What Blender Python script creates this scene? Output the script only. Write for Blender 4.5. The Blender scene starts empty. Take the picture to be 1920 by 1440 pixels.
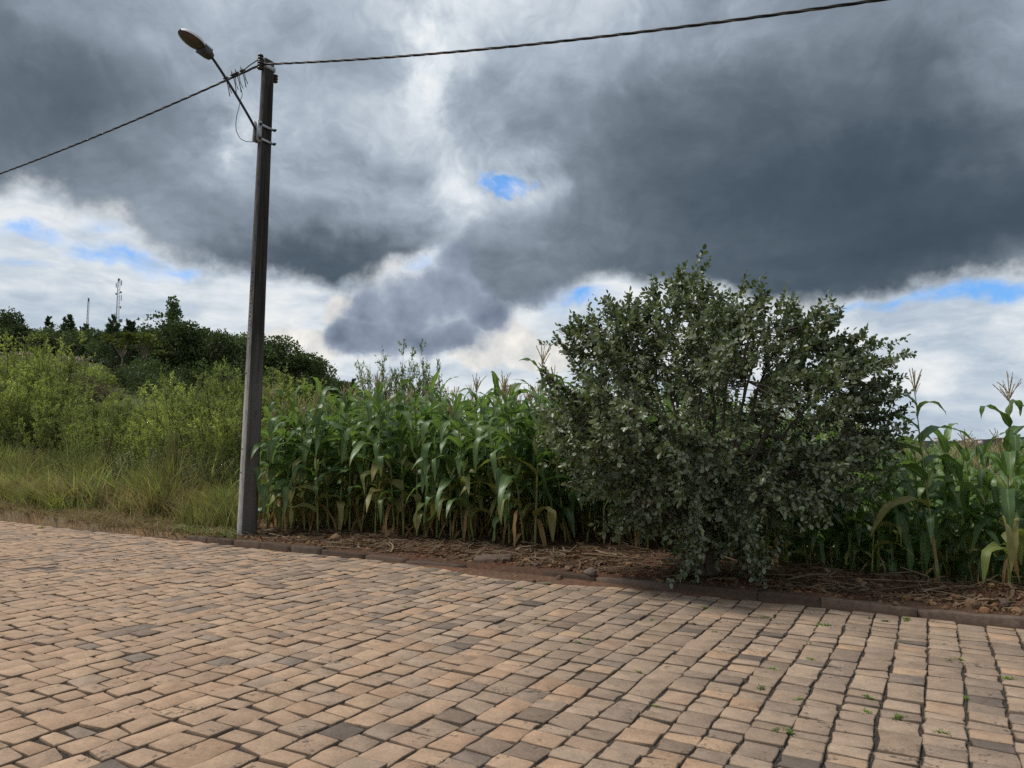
import bpy, math, random
import numpy as np
from mathutils import Vector, Matrix, Euler

random.seed(7)
rng = np.random.default_rng(7)
R = math.radians
sc = bpy.context.scene
C = sc.collection

# ------------------------------------------------------------------ camera
FPX, CX, CY, CAMH = 1350.0, 960.0, 720.0, 1.6
PITCH = math.atan(115.0 / FPX)
cam_d = bpy.data.cameras.new('camera')
cam_d.sensor_width = 36.0
cam_d.lens = FPX / 1920 * 36.0
cam_d.clip_start = 0.05
cam_d.clip_end = 20000
cam = bpy.data.objects.new('camera', cam_d)
cam.location = (0, 0, CAMH)
cam.rotation_euler = (R(90) + PITCH, 0, 0)
C.objects.link(cam)
sc.camera = cam
SP, CP = math.sin(PITCH), math.cos(PITCH)

def ray(px, py):
    a, b = (px - CX) / FPX, (CY - py) / FPX
    return np.array([a, CP - b * SP, b * CP + SP])

def at(px, py, Y):
    d = ray(px, py)
    return np.array([0, 0, CAMH]) + d * (Y / d[1])

def on_z(px, py, z):
    d = ray(px, py)
    return np.array([0, 0, CAMH]) + d * ((z - CAMH) / d[2])

def project(p):
    x, y, z = p[0], p[1], p[2] - CAMH
    dep = y * CP + z * SP
    return CX + FPX * x / dep, CY - FPX * (z * CP - y * SP) / dep, dep

# road coordinates: u along the kerb (to the right), v across it (towards the field)
AU = math.atan(0.59)
CU = np.array([math.cos(AU), -math.sin(AU)])
CV = np.array([math.sin(AU), math.cos(AU)])
VK = 7.85
def W(u, v, z=0.0):
    return np.array([u * CU[0] + v * CV[0], u * CU[1] + v * CV[1], z])
def UV(x, y):
    return x * CU[0] + y * CU[1], x * CV[0] + y * CV[1]

# ------------------------------------------------------------------ render settings
EXPO = 1.15
sc.view_settings.view_transform = 'Standard'
sc.view_settings.look = 'None'
sc.view_settings.exposure = EXPO
sc.view_settings.gamma = 1.0
sc.view_settings.use_curve_mapping = False
sc.render.engine = 'CYCLES'
cy = sc.cycles
cy.max_bounces = 6
cy.diffuse_bounces = 3
cy.glossy_bounces = 2
cy.transmission_bounces = 4
cy.transparent_max_bounces = 4
cy.caustics_reflective = False
cy.caustics_refractive = False
cy.use_denoising = False

# ------------------------------------------------------------------ node helper
def lin(c):
    out = []
    for v in c[:3]:
        v = v / 255.0
        out.append(v / 12.92 if v <= 0.04045 else ((v + 0.055) / 1.055) ** 2.4)
    return tuple(out)

class NG:
    def __init__(s, tree):
        s.t = tree; s.n = tree.nodes; s.l = tree.links
    def put(s, sock, v):
        if v is None: return
        if isinstance(v, bpy.types.NodeSocket): s.l.new(v, sock)
        else:
            try: sock.default_value = v
            except Exception:
                sock.default_value = (v[0], v[1], v[2], 1.0) if len(v) == 3 else v[:3]
    def node(s, t, **kw):
        n = s.n.new(t)
        for k, v in kw.items(): setattr(n, k, v)
        return n
    def m(s, op, a, b=None, c=None, clamp=False):
        n = s.node('ShaderNodeMath', operation=op, use_clamp=clamp)
        s.put(n.inputs[0], a); s.put(n.inputs[1], b); s.put(n.inputs[2], c)
        return n.outputs[0]
    def vm(s, op, a, b=None, c=None, scale=None):
        n = s.node('ShaderNodeVectorMath', operation=op)
        s.put(n.inputs[0], a); s.put(n.inputs[1], b); s.put(n.inputs[2], c)
        if scale is not None: s.put(n.inputs['Scale'], scale)
        return n.outputs['Value'] if op in ('DOT_PRODUCT', 'LENGTH', 'DISTANCE') else n.outputs['Vector']
    def comb(s, x, y, z=0.0):
        n = s.node('ShaderNodeCombineXYZ')
        s.put(n.inputs[0], x); s.put(n.inputs[1], y); s.put(n.inputs[2], z)
        return n.outputs[0]
    def sep(s, v):
        n = s.node('ShaderNodeSeparateXYZ'); s.put(n.inputs[0], v)
        return n.outputs[0], n.outputs[1], n.outputs[2]
    def noise(s, vec, scale=5, detail=4, rough=0.5, dist=0.0, col=False, lac=2.0):
        n = s.node('ShaderNodeTexNoise', noise_dimensions='3D')
        s.put(n.inputs['Vector'], vec)
        n.inputs['Scale'].default_value = scale; n.inputs['Detail'].default_value = detail
        n.inputs['Roughness'].default_value = rough; n.inputs['Distortion'].default_value = dist
        n.inputs['Lacunarity'].default_value = lac
        return n.outputs['Color'] if col else n.outputs['Fac']
    def mr(s, v, a, b, c=0.0, d=1.0, smooth=True):
        n = s.node('ShaderNodeMapRange', interpolation_type='SMOOTHSTEP' if smooth else 'LINEAR', clamp=True)
        for k, x in zip(('Value', 'From Min', 'From Max', 'To Min', 'To Max'), (v, a, b, c, d)):
            s.put(n.inputs[k], x)
        return n.outputs['Result']
    def mix(s, f, a, b, mode='MIX'):
        n = s.node('ShaderNodeMix', data_type='RGBA', blend_type=mode)
        s.put(n.inputs[0], f); s.put(n.inputs[6], a); s.put(n.inputs[7], b)
        return n.outputs[2]
    def mixf(s, f, a, b):
        n = s.node('ShaderNodeMix', data_type='FLOAT')
        s.put(n.inputs[0], f); s.put(n.inputs[2], a); s.put(n.inputs[3], b)
        return n.outputs[0]
    def ramp(s, v, stops, interp='LINEAR'):
        n = s.node('ShaderNodeValToRGB'); r = n.color_ramp; r.interpolation = interp
        while len(r.elements) < len(stops): r.elements.new(0.5)
        for e, (p, c) in zip(r.elements, stops):
            e.position = p; e.color = (c[0], c[1], c[2], 1)
        s.put(n.inputs[0], v)
        return n.outputs[0]
    def curve(s, v, xs, ys):
        n = s.node('ShaderNodeFloatCurve'); cv = n.mapping.curves[0]
        while len(cv.points) < len(xs): cv.points.new(0.5, 0.5)
        for p, x, y in zip(cv.points, xs, ys):
            p.location = (x, y); p.handle_type = 'AUTO_CLAMPED'
        n.mapping.update()
        s.put(n.inputs['Value'], v)
        return n.outputs[0]
    def gauss(s, vec, a, e, sa, se):
        d = s.vm('MULTIPLY', s.vm('SUBTRACT', vec, (a, e, 0)), (1 / sa, 1 / se, 0))
        return s.m('POWER', 2.718, s.m('MULTIPLY', s.vm('DOT_PRODUCT', d, d), -1.0))

# ------------------------------------------------------------------ sky, clouds and sun
SUN_AZ, SUN_EL = R(-78), R(60)            # azimuth measured from +Y towards +X
def azel(px, py):
    d = ray(px, py); return math.degrees(math.atan2(d[0], d[1])), math.degrees(math.atan2(d[2], math.hypot(d[0], d[1])))

def build_world():
    w = bpy.data.worlds.new('World'); sc.world = w; w.use_nodes = True
    w.node_tree.nodes.clear()
    g = NG(w.node_tree)
    out = g.node('ShaderNodeOutputWorld'); bg = g.node('ShaderNodeBackground')
    g.l.new(bg.outputs[0], out.inputs[0]); bg.inputs[1].default_value = 0.1
    tc = g.node('ShaderNodeTexCoord'); D = tc.outputs['Generated']
    x, y, z = g.sep(D)
    az = g.m('MULTIPLY', g.m('ARCTAN2', x, y), 57.29578)
    el = g.m('MULTIPLY', g.m('ARCSINE', z), 57.29578)
    zz = g.m('ADD', g.m('MAXIMUM', z, 0.0), 0.16)
    plane = g.comb(g.m('DIVIDE', x, zz), g.m('DIVIDE', y, zz), 0.0)     # flat cloud layer seen in perspective
    AE = g.comb(az, el, 0.0)
    # turbulence that breaks every edge
    w1 = g.vm('SUBTRACT', g.noise(D, 7.0, 3, 0.55, col=True), (0.5, 0.5, 0.5))
    w2 = g.vm('SUBTRACT', g.noise(D, 26.0, 6, 0.62, col=True), (0.5, 0.5, 0.5))
    AEw = g.vm('ADD', AE, g.vm('ADD', g.vm('SCALE', w1, scale=5.0), g.vm('SCALE', w2, scale=1.8)))
    AEs = g.vm('ADD', AE, g.vm('ADD', g.vm('SCALE', w1, scale=7.0), g.vm('SCALE', w2, scale=2.6)))
    w3 = g.vm('SUBTRACT', g.noise(D, 60.0, 4, 0.65, col=True), (0.5, 0.5, 0.5))
    AEh = g.vm('ADD', AEw, g.vm('SCALE', w3, scale=1.6))
    azw, elw, _ = g.sep(AEw)
    azs, els, _ = g.sep(AEs)
    an = g.m('DIVIDE', g.m('ADD', azs, 42.0), 84.0, clamp=True)
    anw = g.m('DIVIDE', g.m('ADD', azw, 42.0), 84.0, clamp=True)
    # --- the big deck: how bright its underside is, by direction
    cols = [0, 120, 240, 360, 480, 600, 720, 810, 860, 940, 1000, 1100, 1200, 1320, 1440, 1560, 1680, 1800, 1920]
    tab = {
        -60: [128, 132, 140, 152, 160, 165, 168, 180, 186, 182, 176, 166, 158, 150, 140, 128, 124, 134, 150],
        0:   [122, 126, 136, 150, 160, 165, 165, 182, 188, 182, 174, 165, 156, 148, 138, 126, 120, 130, 152],
        80:  [110, 110, 118, 138, 155, 156, 152, 208, 192, 184, 170, 160, 150, 138, 124, 114, 108, 120, 150],
        160: [104, 104, 110, 128, 150, 160, 162, 212, 156, 140, 130, 126, 118, 110, 106, 106, 114, 124, 138],
        240: [104, 106, 112, 124, 164, 162, 166, 168, 132, 122, 122, 106, 100, 97, 95, 92, 95, 104, 114],
        320: [110, 114, 122, 138, 160, 164, 170, 174, 178, 184, 178, 124, 106, 94, 88, 85, 84, 87, 92],
        400: [120, 126, 132, 132, 134, 142, 152, 162, 168, 162, 150, 122, 104, 92, 85, 80, 78, 78, 80],
        460: [124, 126, 124, 112, 102, 98, 106, 128, 140, 132, 118, 112, 104, 92, 85, 80, 76, 75, 80],
        520: [118, 110, 100, 92, 86, 80, 86, 110, 118, 118, 116, 112, 104, 96, 89, 85, 86, 94, 118],
        580: [110, 100, 92, 88, 84, 80, 84, 100, 110, 112, 112, 110, 104, 98, 92, 90, 92, 100, 124],
        900: [110, 100, 92, 88, 84, 80, 84, 100, 110, 112, 112, 110, 104, 98, 92, 90, 92, 100, 124]}
    rows = sorted(tab)
    def look(px, py):
        py = min(max(py, rows[0]), rows[-1] - 1); px = min(max(px, 0), 1919)
        for i in range(len(rows) - 1):
            if rows[i] <= py <= rows[i + 1]: break
        f = (py - rows[i]) / (rows[i + 1] - rows[i])
        return (1 - f) * np.interp(px, cols, tab[rows[i]]) + f * np.interp(px, cols, tab[rows[i + 1]])
    def pix(a, e):
        a, e = R(a), R(e)
        p = np.array([math.sin(a) * math.cos(e), math.cos(a) * math.cos(e), math.sin(e)]) * 100
        p[2] += CAMH; q = project(p); return q[0], q[1]
    els_rows = [8, 11, 14, 17, 20, 23, 26, 29, 32, 35]
    AZ = np.linspace(-40, 40, 33)
    acc = None
    for k, e in enumerate(els_rows):
        ys = [look(*pix(a, e)) / 255.0 for a in AZ]
        c = g.curve(an, [(a + 42) / 84 for a in AZ], ys)
        acc = c if acc is None else g.mixf(g.mr(els, els_rows[k - 1], e), acc, c)
    deckB = acc
    # outside the picture the deck goes on as a plain broken grey layer
    far_n = g.noise(plane, 0.55, 3, 0.5)
    plain = g.mr(far_n, 0.3, 0.7, 0.52, 0.74, smooth=False)
    side = g.m('MAXIMUM', g.mr(g.m('ABSOLUTE', az), 38, 60), g.mr(el, 33, 48))
    deckB = g.mixf(side, deckB, plain)
    fine = g.noise(g.vm('ADD', plane, g.vm('SCALE', w1, scale=0.5)), 2.6, 7, 0.64)
    soft = g.noise(g.vm('ADD', plane, g.vm('SCALE', w1, scale=1.2)), 1.1, 4, 0.5)
    amp = g.mr(deckB, 0.32, 0.75, 0.09, 0.48)
    deckB = g.m('ADD', deckB, g.m('MULTIPLY', g.m('SUBTRACT', fine, 0.5), amp))
    deckB = g.m('ADD', deckB, g.m('MULTIPLY', g.m('SUBTRACT', soft, 0.5), 0.14))
    bil = g.noise(g.vm('ADD', D, g.vm('SCALE', w1, scale=0.16)), 10.0, 6, 0.60)
    deckB = g.m('ADD', deckB, g.m('MULTIPLY', g.m('SUBTRACT', bil, 0.5), g.mr(deckB, 0.30, 0.70, 0.06, 0.30)))
    # --- its lower edge
    ed = [(0, 372), (100, 384), (180, 402), (250, 424), (300, 452), (350, 480), (420, 505), (520, 530), (600, 543), (680, 530),
          (740, 505), (800, 482), (850, 470), (880, 500), (910, 552), (960, 578), (1000, 572), (1050, 555), (1100, 545), (1200, 540), (1300, 552), (1400, 562), (1500, 567),
          (1600, 562), (1700, 552), (1800, 537), (1920, 512)]
    q = [azel(*p) for p in ed]
    q = [(-42.0, q[0][1])] + q + [(42.0, q[-1][1])]
    edge = g.m('MULTIPLY', g.curve(anw, [(a + 42) / 84 for a, _ in q], [e / 40 for _, e in q]), 40.0)
    dm = g.mr(g.m('ADD', g.m('SUBTRACT', elw, edge), g.m('MULTIPLY', g.m('SUBTRACT', g.noise(D, 20, 5, 0.6), 0.5), 2.2)), -0.7, 1.3)
    hole = g.m('ADD', g.gauss(AEh, *azel(945, 330), 2.1, 1.15), g.m('MULTIPLY', g.gauss(AEh, *azel(815, 492), 2.2, 0.9), 0.9))
    hole = g.mr(g.m('ADD', hole, g.m('MULTIPLY', g.m('SUBTRACT', g.noise(g.vm('ADD', D, g.vm('SCALE', w1, scale=0.06)), 38.0, 5, 0.66), 0.5), g.mr(hole, 0.03, 0.25, 0.0, 1.5))), 0.30, 0.85)
    holeW = g.m('MULTIPLY', g.gauss(AE, *azel(955, 325), 4.5, 2.4), 0.05)
    deckB = g.m('ADD', deckB, holeW)
    wis = g.m('ADD', g.gauss(AE, *azel(812, 100), 2.8, 5.0), g.m('ADD', g.m('MULTIPLY', g.gauss(AE, *azel(1000, 310), 3.6, 2.6), 0.75), g.m('ADD', g.gauss(AE, *azel(440, 265), 2.6, 2.6), g.m('MULTIPLY', g.gauss(AE, *azel(860, 390), 5.0, 2.4), 0.5))))
    wn = g.noise(g.vm('ADD', D, g.vm('SCALE', w1, scale=0.10)), 13.0, 6, 0.60, 0.0)
    deckB = g.m('ADD', deckB, g.m('MULTIPLY', wis, g.m('MULTIPLY', g.m('SUBTRACT', wn, 0.44), 0.85)))
    dm = g.m('MULTIPLY', dm, g.m('SUBTRACT', 1.0, hole))
    k = 2.0 ** (-EXPO) * 10.0
    deckB = g.m('ADD', g.m('MULTIPLY', g.m('SUBTRACT', deckB, 0.45), 1.27), 0.47)
    grey = [(0.22, (54, 68, 81)), (0.33, (75, 89, 102)), (0.42, (100, 112, 124)), (0.55, (136, 148, 161)), (0.70, (174, 186, 199)), (0.86, (219, 227, 234)), (1.0, (246, 247, 248))]
    def sc_ramp(v, st): return g.vm('SCALE', g.ramp(v, [(p, lin(c)) for p, c in st]), scale=k)
    deckC = sc_ramp(deckB, grey)
    # --- far cloud field near the horizon, bright and streaky
    stretch = g.vm('MULTIPLY', AE, (0.035, 0.17, 1.0))
    bn = g.noise(g.vm('ADD', stretch, g.vm('SCALE', w1, scale=0.55)), 2.2, 5, 0.58)
    bn2 = g.noise(g.vm('ADD', g.vm('MULTIPLY', AE, (0.06, 0.13, 1.0)), (3.1, 7.7, 0)), 3.4, 6, 0.6)
    bandB = g.m('ADD', g.mr(bn, 0.3, 0.66, 0.68, 0.98, smooth=False), g.m('MULTIPLY', g.m('SUBTRACT', bn2, 0.5), 0.36))
    bandB = g.m('SUBTRACT', bandB, g.m('MULTIPLY', g.gauss(AE, 30, 1.5, 14, 3.5), 0.06))
    bandB = g.m('SUBTRACT', bandB, g.m('MULTIPLY', g.gauss(AE, -30, 9.0, 9, 1.6), 0.10))
    bandC = sc_ramp(bandB, [(0.40, (120, 138, 160)), (0.60, (158, 174, 194)), (0.74, (190, 203, 216)), (0.88, (224, 230, 235)), (1.0, (246, 246, 244))])
    blue = None
    for (px, py, sa, se, a_) in [(60, 440, 3.2, 0.8, 1.0), (235, 480, 4.6, 1.3, 1.15), (330, 492, 2.6, 0.8, 0.9), (30, 496, 3.5, 0.5, 0.7), (1090, 570, 3.2, 1.0, 1.1), (1640, 575, 6.0, 0.7, 0.95),
                                 (1840, 556, 6.0, 1.1, 1.2), (880, 628, 1.2, 0.45, 1.0), (942, 330, 4.0, 3.0, 1.6), (800, 500, 2.2, 1.2, 0.8), (210, 420, 3.5, 0.8, 0.7)]:
        t = g.m('MULTIPLY', g.gauss(AEw, *azel(px, py), sa, se), a_)
        blue = t if blue is None else g.m('MAXIMUM', blue, t)
    bl = g.mr(g.m('ADD', blue, g.m('MULTIPLY', g.m('SUBTRACT', bn2, 0.5), 1.3)), 0.40, 1.25)
    sky = g.node('ShaderNodeTexSky', sky_type='NISHITA')
    sky.sun_disc = False; sky.sun_elevation = SUN_EL; sky.sun_rotation = SUN_AZ
    sky.air_density = 1.0; sky.dust_density = 0.3; sky.ozone_density = 3.0
    skyC = g.vm('MULTIPLY', sky.outputs[0], (0.55, 0.82, 1.0))
    skyC = g.mix(0.6, skyC, tuple(v * k for v in lin((96, 153, 224))))
    col = g.mix(g.m('MULTIPLY', bl, g.mr(g.noise(AEw, 0.35, 4, 0.6), 0.35, 0.65, 0.45, 1.0)), bandC, skyC)
    # --- low cumulus: white heads, then the slate-coloured one in front
    pf = g.noise(D, 34.0, 6, 0.6)
    cw = None
    for (px, py, sa, se) in [(960, 640, 3.4, 2.2), (900, 660, 3.0, 1.4), (1020, 660, 3.0, 1.4), (650, 580, 1.8, 1.6), (560, 640, 5.0, 1.6)]:
        t = g.gauss(AEw, *azel(px, py), sa, se); cw = t if cw is None else g.m('MAXIMUM', cw, t)
    cwm = g.mr(cw, 0.36, 0.58)
    cwB = g.m('ADD', g.mr(pf, 0.3, 0.7, 0.76, 1.02, smooth=False), g.m('MULTIPLY', g.m('SUBTRACT', w2_fac(g, D), 0.5), 0.3))
    col = g.mix(cwm, col, sc_ramp(cwB, [(0.5, (150, 158, 170)), (0.75, (205, 207, 208)), (1.0, (246, 243, 236))]))
    cd = None
    for (px, py, sa, se) in [(720, 618, 4.2, 2.2), (770, 570, 4.6, 2.6), (850, 560, 4.0, 2.8), (890, 505, 3.6, 2.6), (970, 540, 5.5, 1.7), (670, 630, 2.8, 1.5), (820, 630, 4.4, 1.7), (900, 590, 3.6, 2.0), (700, 570, 2.6, 2.0)]:
        t = g.gauss(AEw, *azel(px, py), sa, se); cd = t if cd is None else g.m('MAXIMUM', cd, t)
    cdm = g.mr(g.m('ADD', cd, g.m('MULTIPLY', g.m('SUBTRACT', pf, 0.5), 0.35)), 0.30, 0.66)
    cdB = g.m('ADD', g.mr(cd, 0.4, 1.0, 0.70, 0.52), g.m('MULTIPLY', g.m('SUBTRACT', w2_fac(g, D), 0.5), 0.75))
    col = g.mix(cdm, col, sc_ramp(cdB, [(0.25, (84, 97, 116)), (0.45, (112, 124, 143)), (0.65, (152, 164, 182)), (0.9, (210, 216, 224))]))
    col = g.mix(dm, col, deckC)
    g.l.new(col, bg.inputs[0])
    w.cycles.sampling_method = 'MANUAL'; w.cycles.sample_map_resolution = 512

def w2_fac(g, D):
    return g.noise(D, 12.0, 5, 0.55)
build_world()

sun_d = bpy.data.lights.new('sun', 'SUN'); sun_d.energy = 1.5; sun_d.angle = R(10); sun_d.color = (1.0, 0.95, 0.87)
sun = bpy.data.objects.new('sun', sun_d); C.objects.link(sun)
sdir = Vector((math.sin(SUN_AZ) * math.cos(SUN_EL), math.cos(SUN_AZ) * math.cos(SUN_EL), math.sin(SUN_EL)))
sun.rotation_euler = sdir.to_track_quat('Z', 'Y').to_euler()
sun.location = (0, 0, 30)

# ------------------------------------------------------------------ mesh helpers
def tag(o, label=None, cat=None, group=None, kind=None):
    if label: o['label'] = label
    if cat: o['category'] = cat
    if group: o['group'] = group
    if kind: o['kind'] = kind
    return o

def empty(name, loc, rz=0.0, label=None, cat=None, group=None):
    o = bpy.data.objects.new(name, None); C.objects.link(o)
    o.location = tuple(float(v) for v in loc); o.rotation_euler = (0, 0, rz); o.empty_display_size = 0.1
    return tag(o, label, cat, group)

def make_mesh(name, V, F, mat=None, smooth=False, tint=None, uv=None, mats=None, mi=None):
    """V: (n,3); F: list of index arrays, each (m,k), all faces of one size together."""
    if not isinstance(F, list): F = [F]
    F = [np.asarray(f, dtype=np.int32) for f in F if len(f)]
    me = bpy.data.meshes.new(name)
    V = np.asarray(V, dtype=np.float32)
    me.vertices.add(len(V)); me.vertices.foreach_set('co', V.ravel())
    loops = np.concatenate([f.ravel() for f in F])
    tot = np.concatenate([np.full(len(f), f.shape[1], np.int32) for f in F])
    start = np.concatenate([[0], np.cumsum(tot)[:-1]]).astype(np.int32)
    me.loops.add(len(loops)); me.loops.foreach_set('vertex_index', loops.astype(np.int32))
    me.polygons.add(len(tot)); me.polygons.foreach_set('loop_start', start)
    try: me.polygons.foreach_set('loop_total', tot)
    except Exception: pass
    if smooth: me.polygons.foreach_set('use_smooth', np.ones(len(tot), dtype=bool))
    for m_ in (mats or ([mat] if mat else [])): me.materials.append(m_)
    if mi is not None: me.polygons.foreach_set('material_index', np.asarray(mi, dtype=np.int32))
    me.update(calc_edges=True)
    if tint is not None:
        a = me.attributes.new('tint', 'FLOAT_COLOR', 'POINT')
        t = np.ones((len(V), 4), np.float32); t[:, :3] = tint
        a.data.foreach_set('color', t.ravel())
    if uv is not None:
        l = me.uv_layers.new(name='UVMap')
        l.data.foreach_set('uv', np.asarray(uv, np.float32)[loops].ravel())
    return me

def obj(name, me, parent=None, loc=None, rot=None, scale=None):
    o = bpy.data.objects.new(name, me); C.objects.link(o)
    if parent is not None: o.parent = parent
    if loc is not None: o.location = tuple(float(v) for v in loc)
    if rot is not None: o.rotation_euler = rot
    if scale is not None: o.scale = scale if hasattr(scale, '__len__') else (scale,) * 3
    return o

class MB:
    """collects pieces of one mesh"""
    def __init__(s): s.V = []; s.F = {}; s.n = 0; s.T = []; s.U = []
    def add(s, V, F, tint=None, uv=None):
        V = np.asarray(V, float)
        for f in (F if isinstance(F, list) else [F]):
            f = np.asarray(f)
            if len(f): s.F.setdefault(f.shape[1], []).append(f + s.n)
        s.V.append(V); s.n += len(V)
        s.T.append(np.broadcast_to(np.ones(3) if tint is None else np.asarray(tint, float), (len(V), 3)))
        s.U.append(np.zeros((len(V), 2)) if uv is None else uv)
    def mesh(s, name, mat, smooth=False, tint=False, uv=False):
        V = np.concatenate(s.V); F = [np.concatenate(v) for v in s.F.values()]
        return make_mesh(name, V, F, mat, smooth, np.concatenate(s.T) if tint else None, np.concatenate(s.U) if uv else None)

def tube(P, rad, sides=6, cap=True):
    P = np.asarray(P, float); n = len(P)
    rad = np.full(n, rad) if np.isscalar(rad) else np.asarray(rad, float)
    T = np.gradient(P, axis=0); T /= np.linalg.norm(T, axis=1)[:, None] + 1e-12
    ref = np.array([0, 0, 1.0]) if abs(T[0, 2]) < 0.9 else np.array([1.0, 0, 0])
    N = np.empty_like(P); nrm = np.cross(T[0], ref); nrm /= np.linalg.norm(nrm)
    for i in range(n):
        nrm = nrm - T[i] * nrm.dot(T[i]); nrm /= np.linalg.norm(nrm) + 1e-12; N[i] = nrm
    B = np.cross(T, N)
    a = np.arange(sides) * 2 * math.pi / sides
    V = P[:, None, :] + rad[:, None, None] * (np.cos(a)[None, :, None] * N[:, None, :] + np.sin(a)[None, :, None] * B[:, None, :])
    V = V.reshape(-1, 3)
    i, j = np.meshgrid(np.arange(n - 1), np.arange(sides), indexing='ij')
    j2 = (j + 1) % sides
    Q = np.stack([i * sides + j, i * sides + j2, (i + 1) * sides + j2, (i + 1) * sides + j], -1).reshape(-1, 4)
    F = [Q]
    if cap and sides > 2:
        F.append(np.array([np.arange(sides)[::-1]])); F.append(np.array([np.arange(sides) + (n - 1) * sides]))
    return V, F

def box(x0, x1, y0, y1, z0, z1, bev=0.0):
    """box with chamfered upper and lower rims"""
    if bev <= 0:
        V = np.array([[x, y, z] for z in (z0, z1) for x, y in ((x0, y0), (x1, y0), (x1, y1), (x0, y1))], float)
        return V, [np.array([[3, 2, 1, 0], [4, 5, 6, 7], [0, 1, 5, 4], [1, 2, 6, 5], [2, 3, 7, 6], [3, 0, 4, 7]])]
    def ring(i, z):
        b = bev if i == 0 else 0
        X0, X1, Y0, Y1 = x0 + i, x1 - i, y0 + i, y1 - i
        c = bev
        return [[X0 + c, Y0, z], [X1 - c, Y0, z], [X1, Y0 + c, z], [X1, Y1 - c, z], [X1 - c, Y1, z], [X0 + c, Y1, z], [X0, Y1 - c, z], [X0, Y0 + c, z]]
    V = np.array(ring(bev, z0) + ring(0, z0 + bev) + ring(0, z1 - bev) + ring(bev, z1), float)
    Q = []
    for r in range(3):
        for k in range(8):
            Q.append([r * 8 + k, r * 8 + (k + 1) % 8, r * 8 + 8 + (k + 1) % 8, r * 8 + 8 + k])
    return V, [np.array(Q), np.array([list(range(7, -1, -1)), list(range(24, 32))])]

def xf(V, M):
    V = np.asarray(V, float); M = np.array(M)
    return V @ M[:3, :3].T + M[:3, 3]

def rand_unit(n, r=rng):
    v = r.normal(size=(n, 3)); return v / np.linalg.norm(v, axis=1)[:, None]

def nrmz(v): return v / (np.linalg.norm(v, axis=-1, keepdims=True) + 1e-9)

def leaf_cards(P, Dr, N, L, Wd, fold=0.0):
    """two-quad pointed leaves: base, two sides, tip, with a midrib; P base, Dr direction, N normal"""
    n = len(P)
    Dr = nrmz(Dr); S = nrmz(np.cross(Dr, N)); N = np.cross(S, Dr)
    L = np.broadcast_to(L, n)[:, None]; Wd = np.broadcast_to(Wd, n)[:, None]
    a = P; t = P + Dr * L
    m1 = P + Dr * L * 0.30; m2 = P + Dr * L * 0.72
    up = N * Wd * fold
    v = np.stack([a, m1 - S * Wd * 0.46 + up, m2 - S * Wd * 0.44 + up, t, m2 + S * Wd * 0.44 + up, m1 + S * Wd * 0.46 + up], 1).reshape(-1, 3)
    b = np.arange(n)[:, None] * 6
    F = np.concatenate([b + np.array([[0, 3, 2, 1]]), b + np.array([[0, 5, 4, 3]])])
    return v, [F[:, ::-1]]

def cards(P, Dr, N, L, Wd):
    """plain diamond leaves (one quad each)"""
    n = len(P); Dr = nrmz(Dr); S = nrmz(np.cross(Dr, N))
    L = np.broadcast_to(L, n)[:, None]; Wd = np.broadcast_to(Wd, n)[:, None]
    v = np.stack([P, P + Dr * L * 0.5 - S * Wd * 0.5, P + Dr * L, P + Dr * L * 0.5 + S * Wd * 0.5], 1).reshape(-1, 3)
    F = np.arange(n)[:, None] * 4 + np.array([[0, 1, 2, 3]])
    return v, [F]

def blades(P, H, lean, wid, r=rng, segs=3):
    """grass blades: P base, H height, lean horizontal vector (tip offset / height)"""
    n = len(P); s = np.linspace(0, 1, segs + 1)
    ang = r.uniform(0, 2 * math.pi, n)
    S = np.stack([np.cos(ang), np.sin(ang), np.zeros(n)], 1)
    Z = np.array([0, 0, 1.0])
    out = []
    ln = np.linalg.norm(lean, axis=1)
    for k in s:
        c = P + (lean * (k ** 1.8)[..., None] if np.ndim(k) else lean * k ** 1.8) * H[:, None] + Z * (H * (k - 0.32 * np.minimum(ln, 1.6) * k ** 2.6))[:, None]
        w = wid * (1 - k ** 1.5 * 0.94)
        out += [c - S * w[:, None] * 0.5, c + S * w[:, None] * 0.5]
    V = np.stack(out, 1).reshape(-1, 3); m = 2 * (segs + 1)
    b = np.arange(n)[:, None] * m
    F = np.concatenate([b + np.array([[2 * i, 2 * i + 1, 2 * i + 3, 2 * i + 2]]) for i in range(segs)])
    return V, [F]

_sw = [(rng.uniform(-1, 1, 2), rng.uniform(0, 6.28)) for _ in range(40)]
def wob(x, y, f=1.0, k0=0, n=7):
    """smooth pseudo-noise of mean 0, about -1..1"""
    r_ = 0
    for i in range(n):
        d, p = _sw[(k0 + i) % 40]
        r_ = r_ + np.sin((x * d[0] + y * d[1]) * f * (1 + 0.55 * i) * 2.2 + p) / (1 + 0.45 * i)
    return r_ / 2.6

# ------------------------------------------------------------------ materials
def material(name):
    m_ = bpy.data.materials.new(name); m_.use_nodes = True
    m_.node_tree.nodes.clear()
    g = NG(m_.node_tree); o = g.node('ShaderNodeOutputMaterial')
    return m_, g, o

def principled(g, col, rough=0.8, spec=0.3, bump=None, metal=0.0, bs=0.5, bd=0.01):
    p = g.node('ShaderNodeBsdfPrincipled')
    g.put(p.inputs['Base Color'], col); g.put(p.inputs['Roughness'], rough); g.put(p.inputs['Metallic'], metal)
    p.inputs['Specular IOR Level'].default_value = spec
    if bump is not None:
        b = g.node('ShaderNodeBump'); b.inputs['Strength'].default_value = bs; b.inputs['Distance'].default_value = bd
        g.put(b.inputs['Height'], bump); g.l.new(b.outputs[0], p.inputs['Normal'])
    return p

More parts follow.
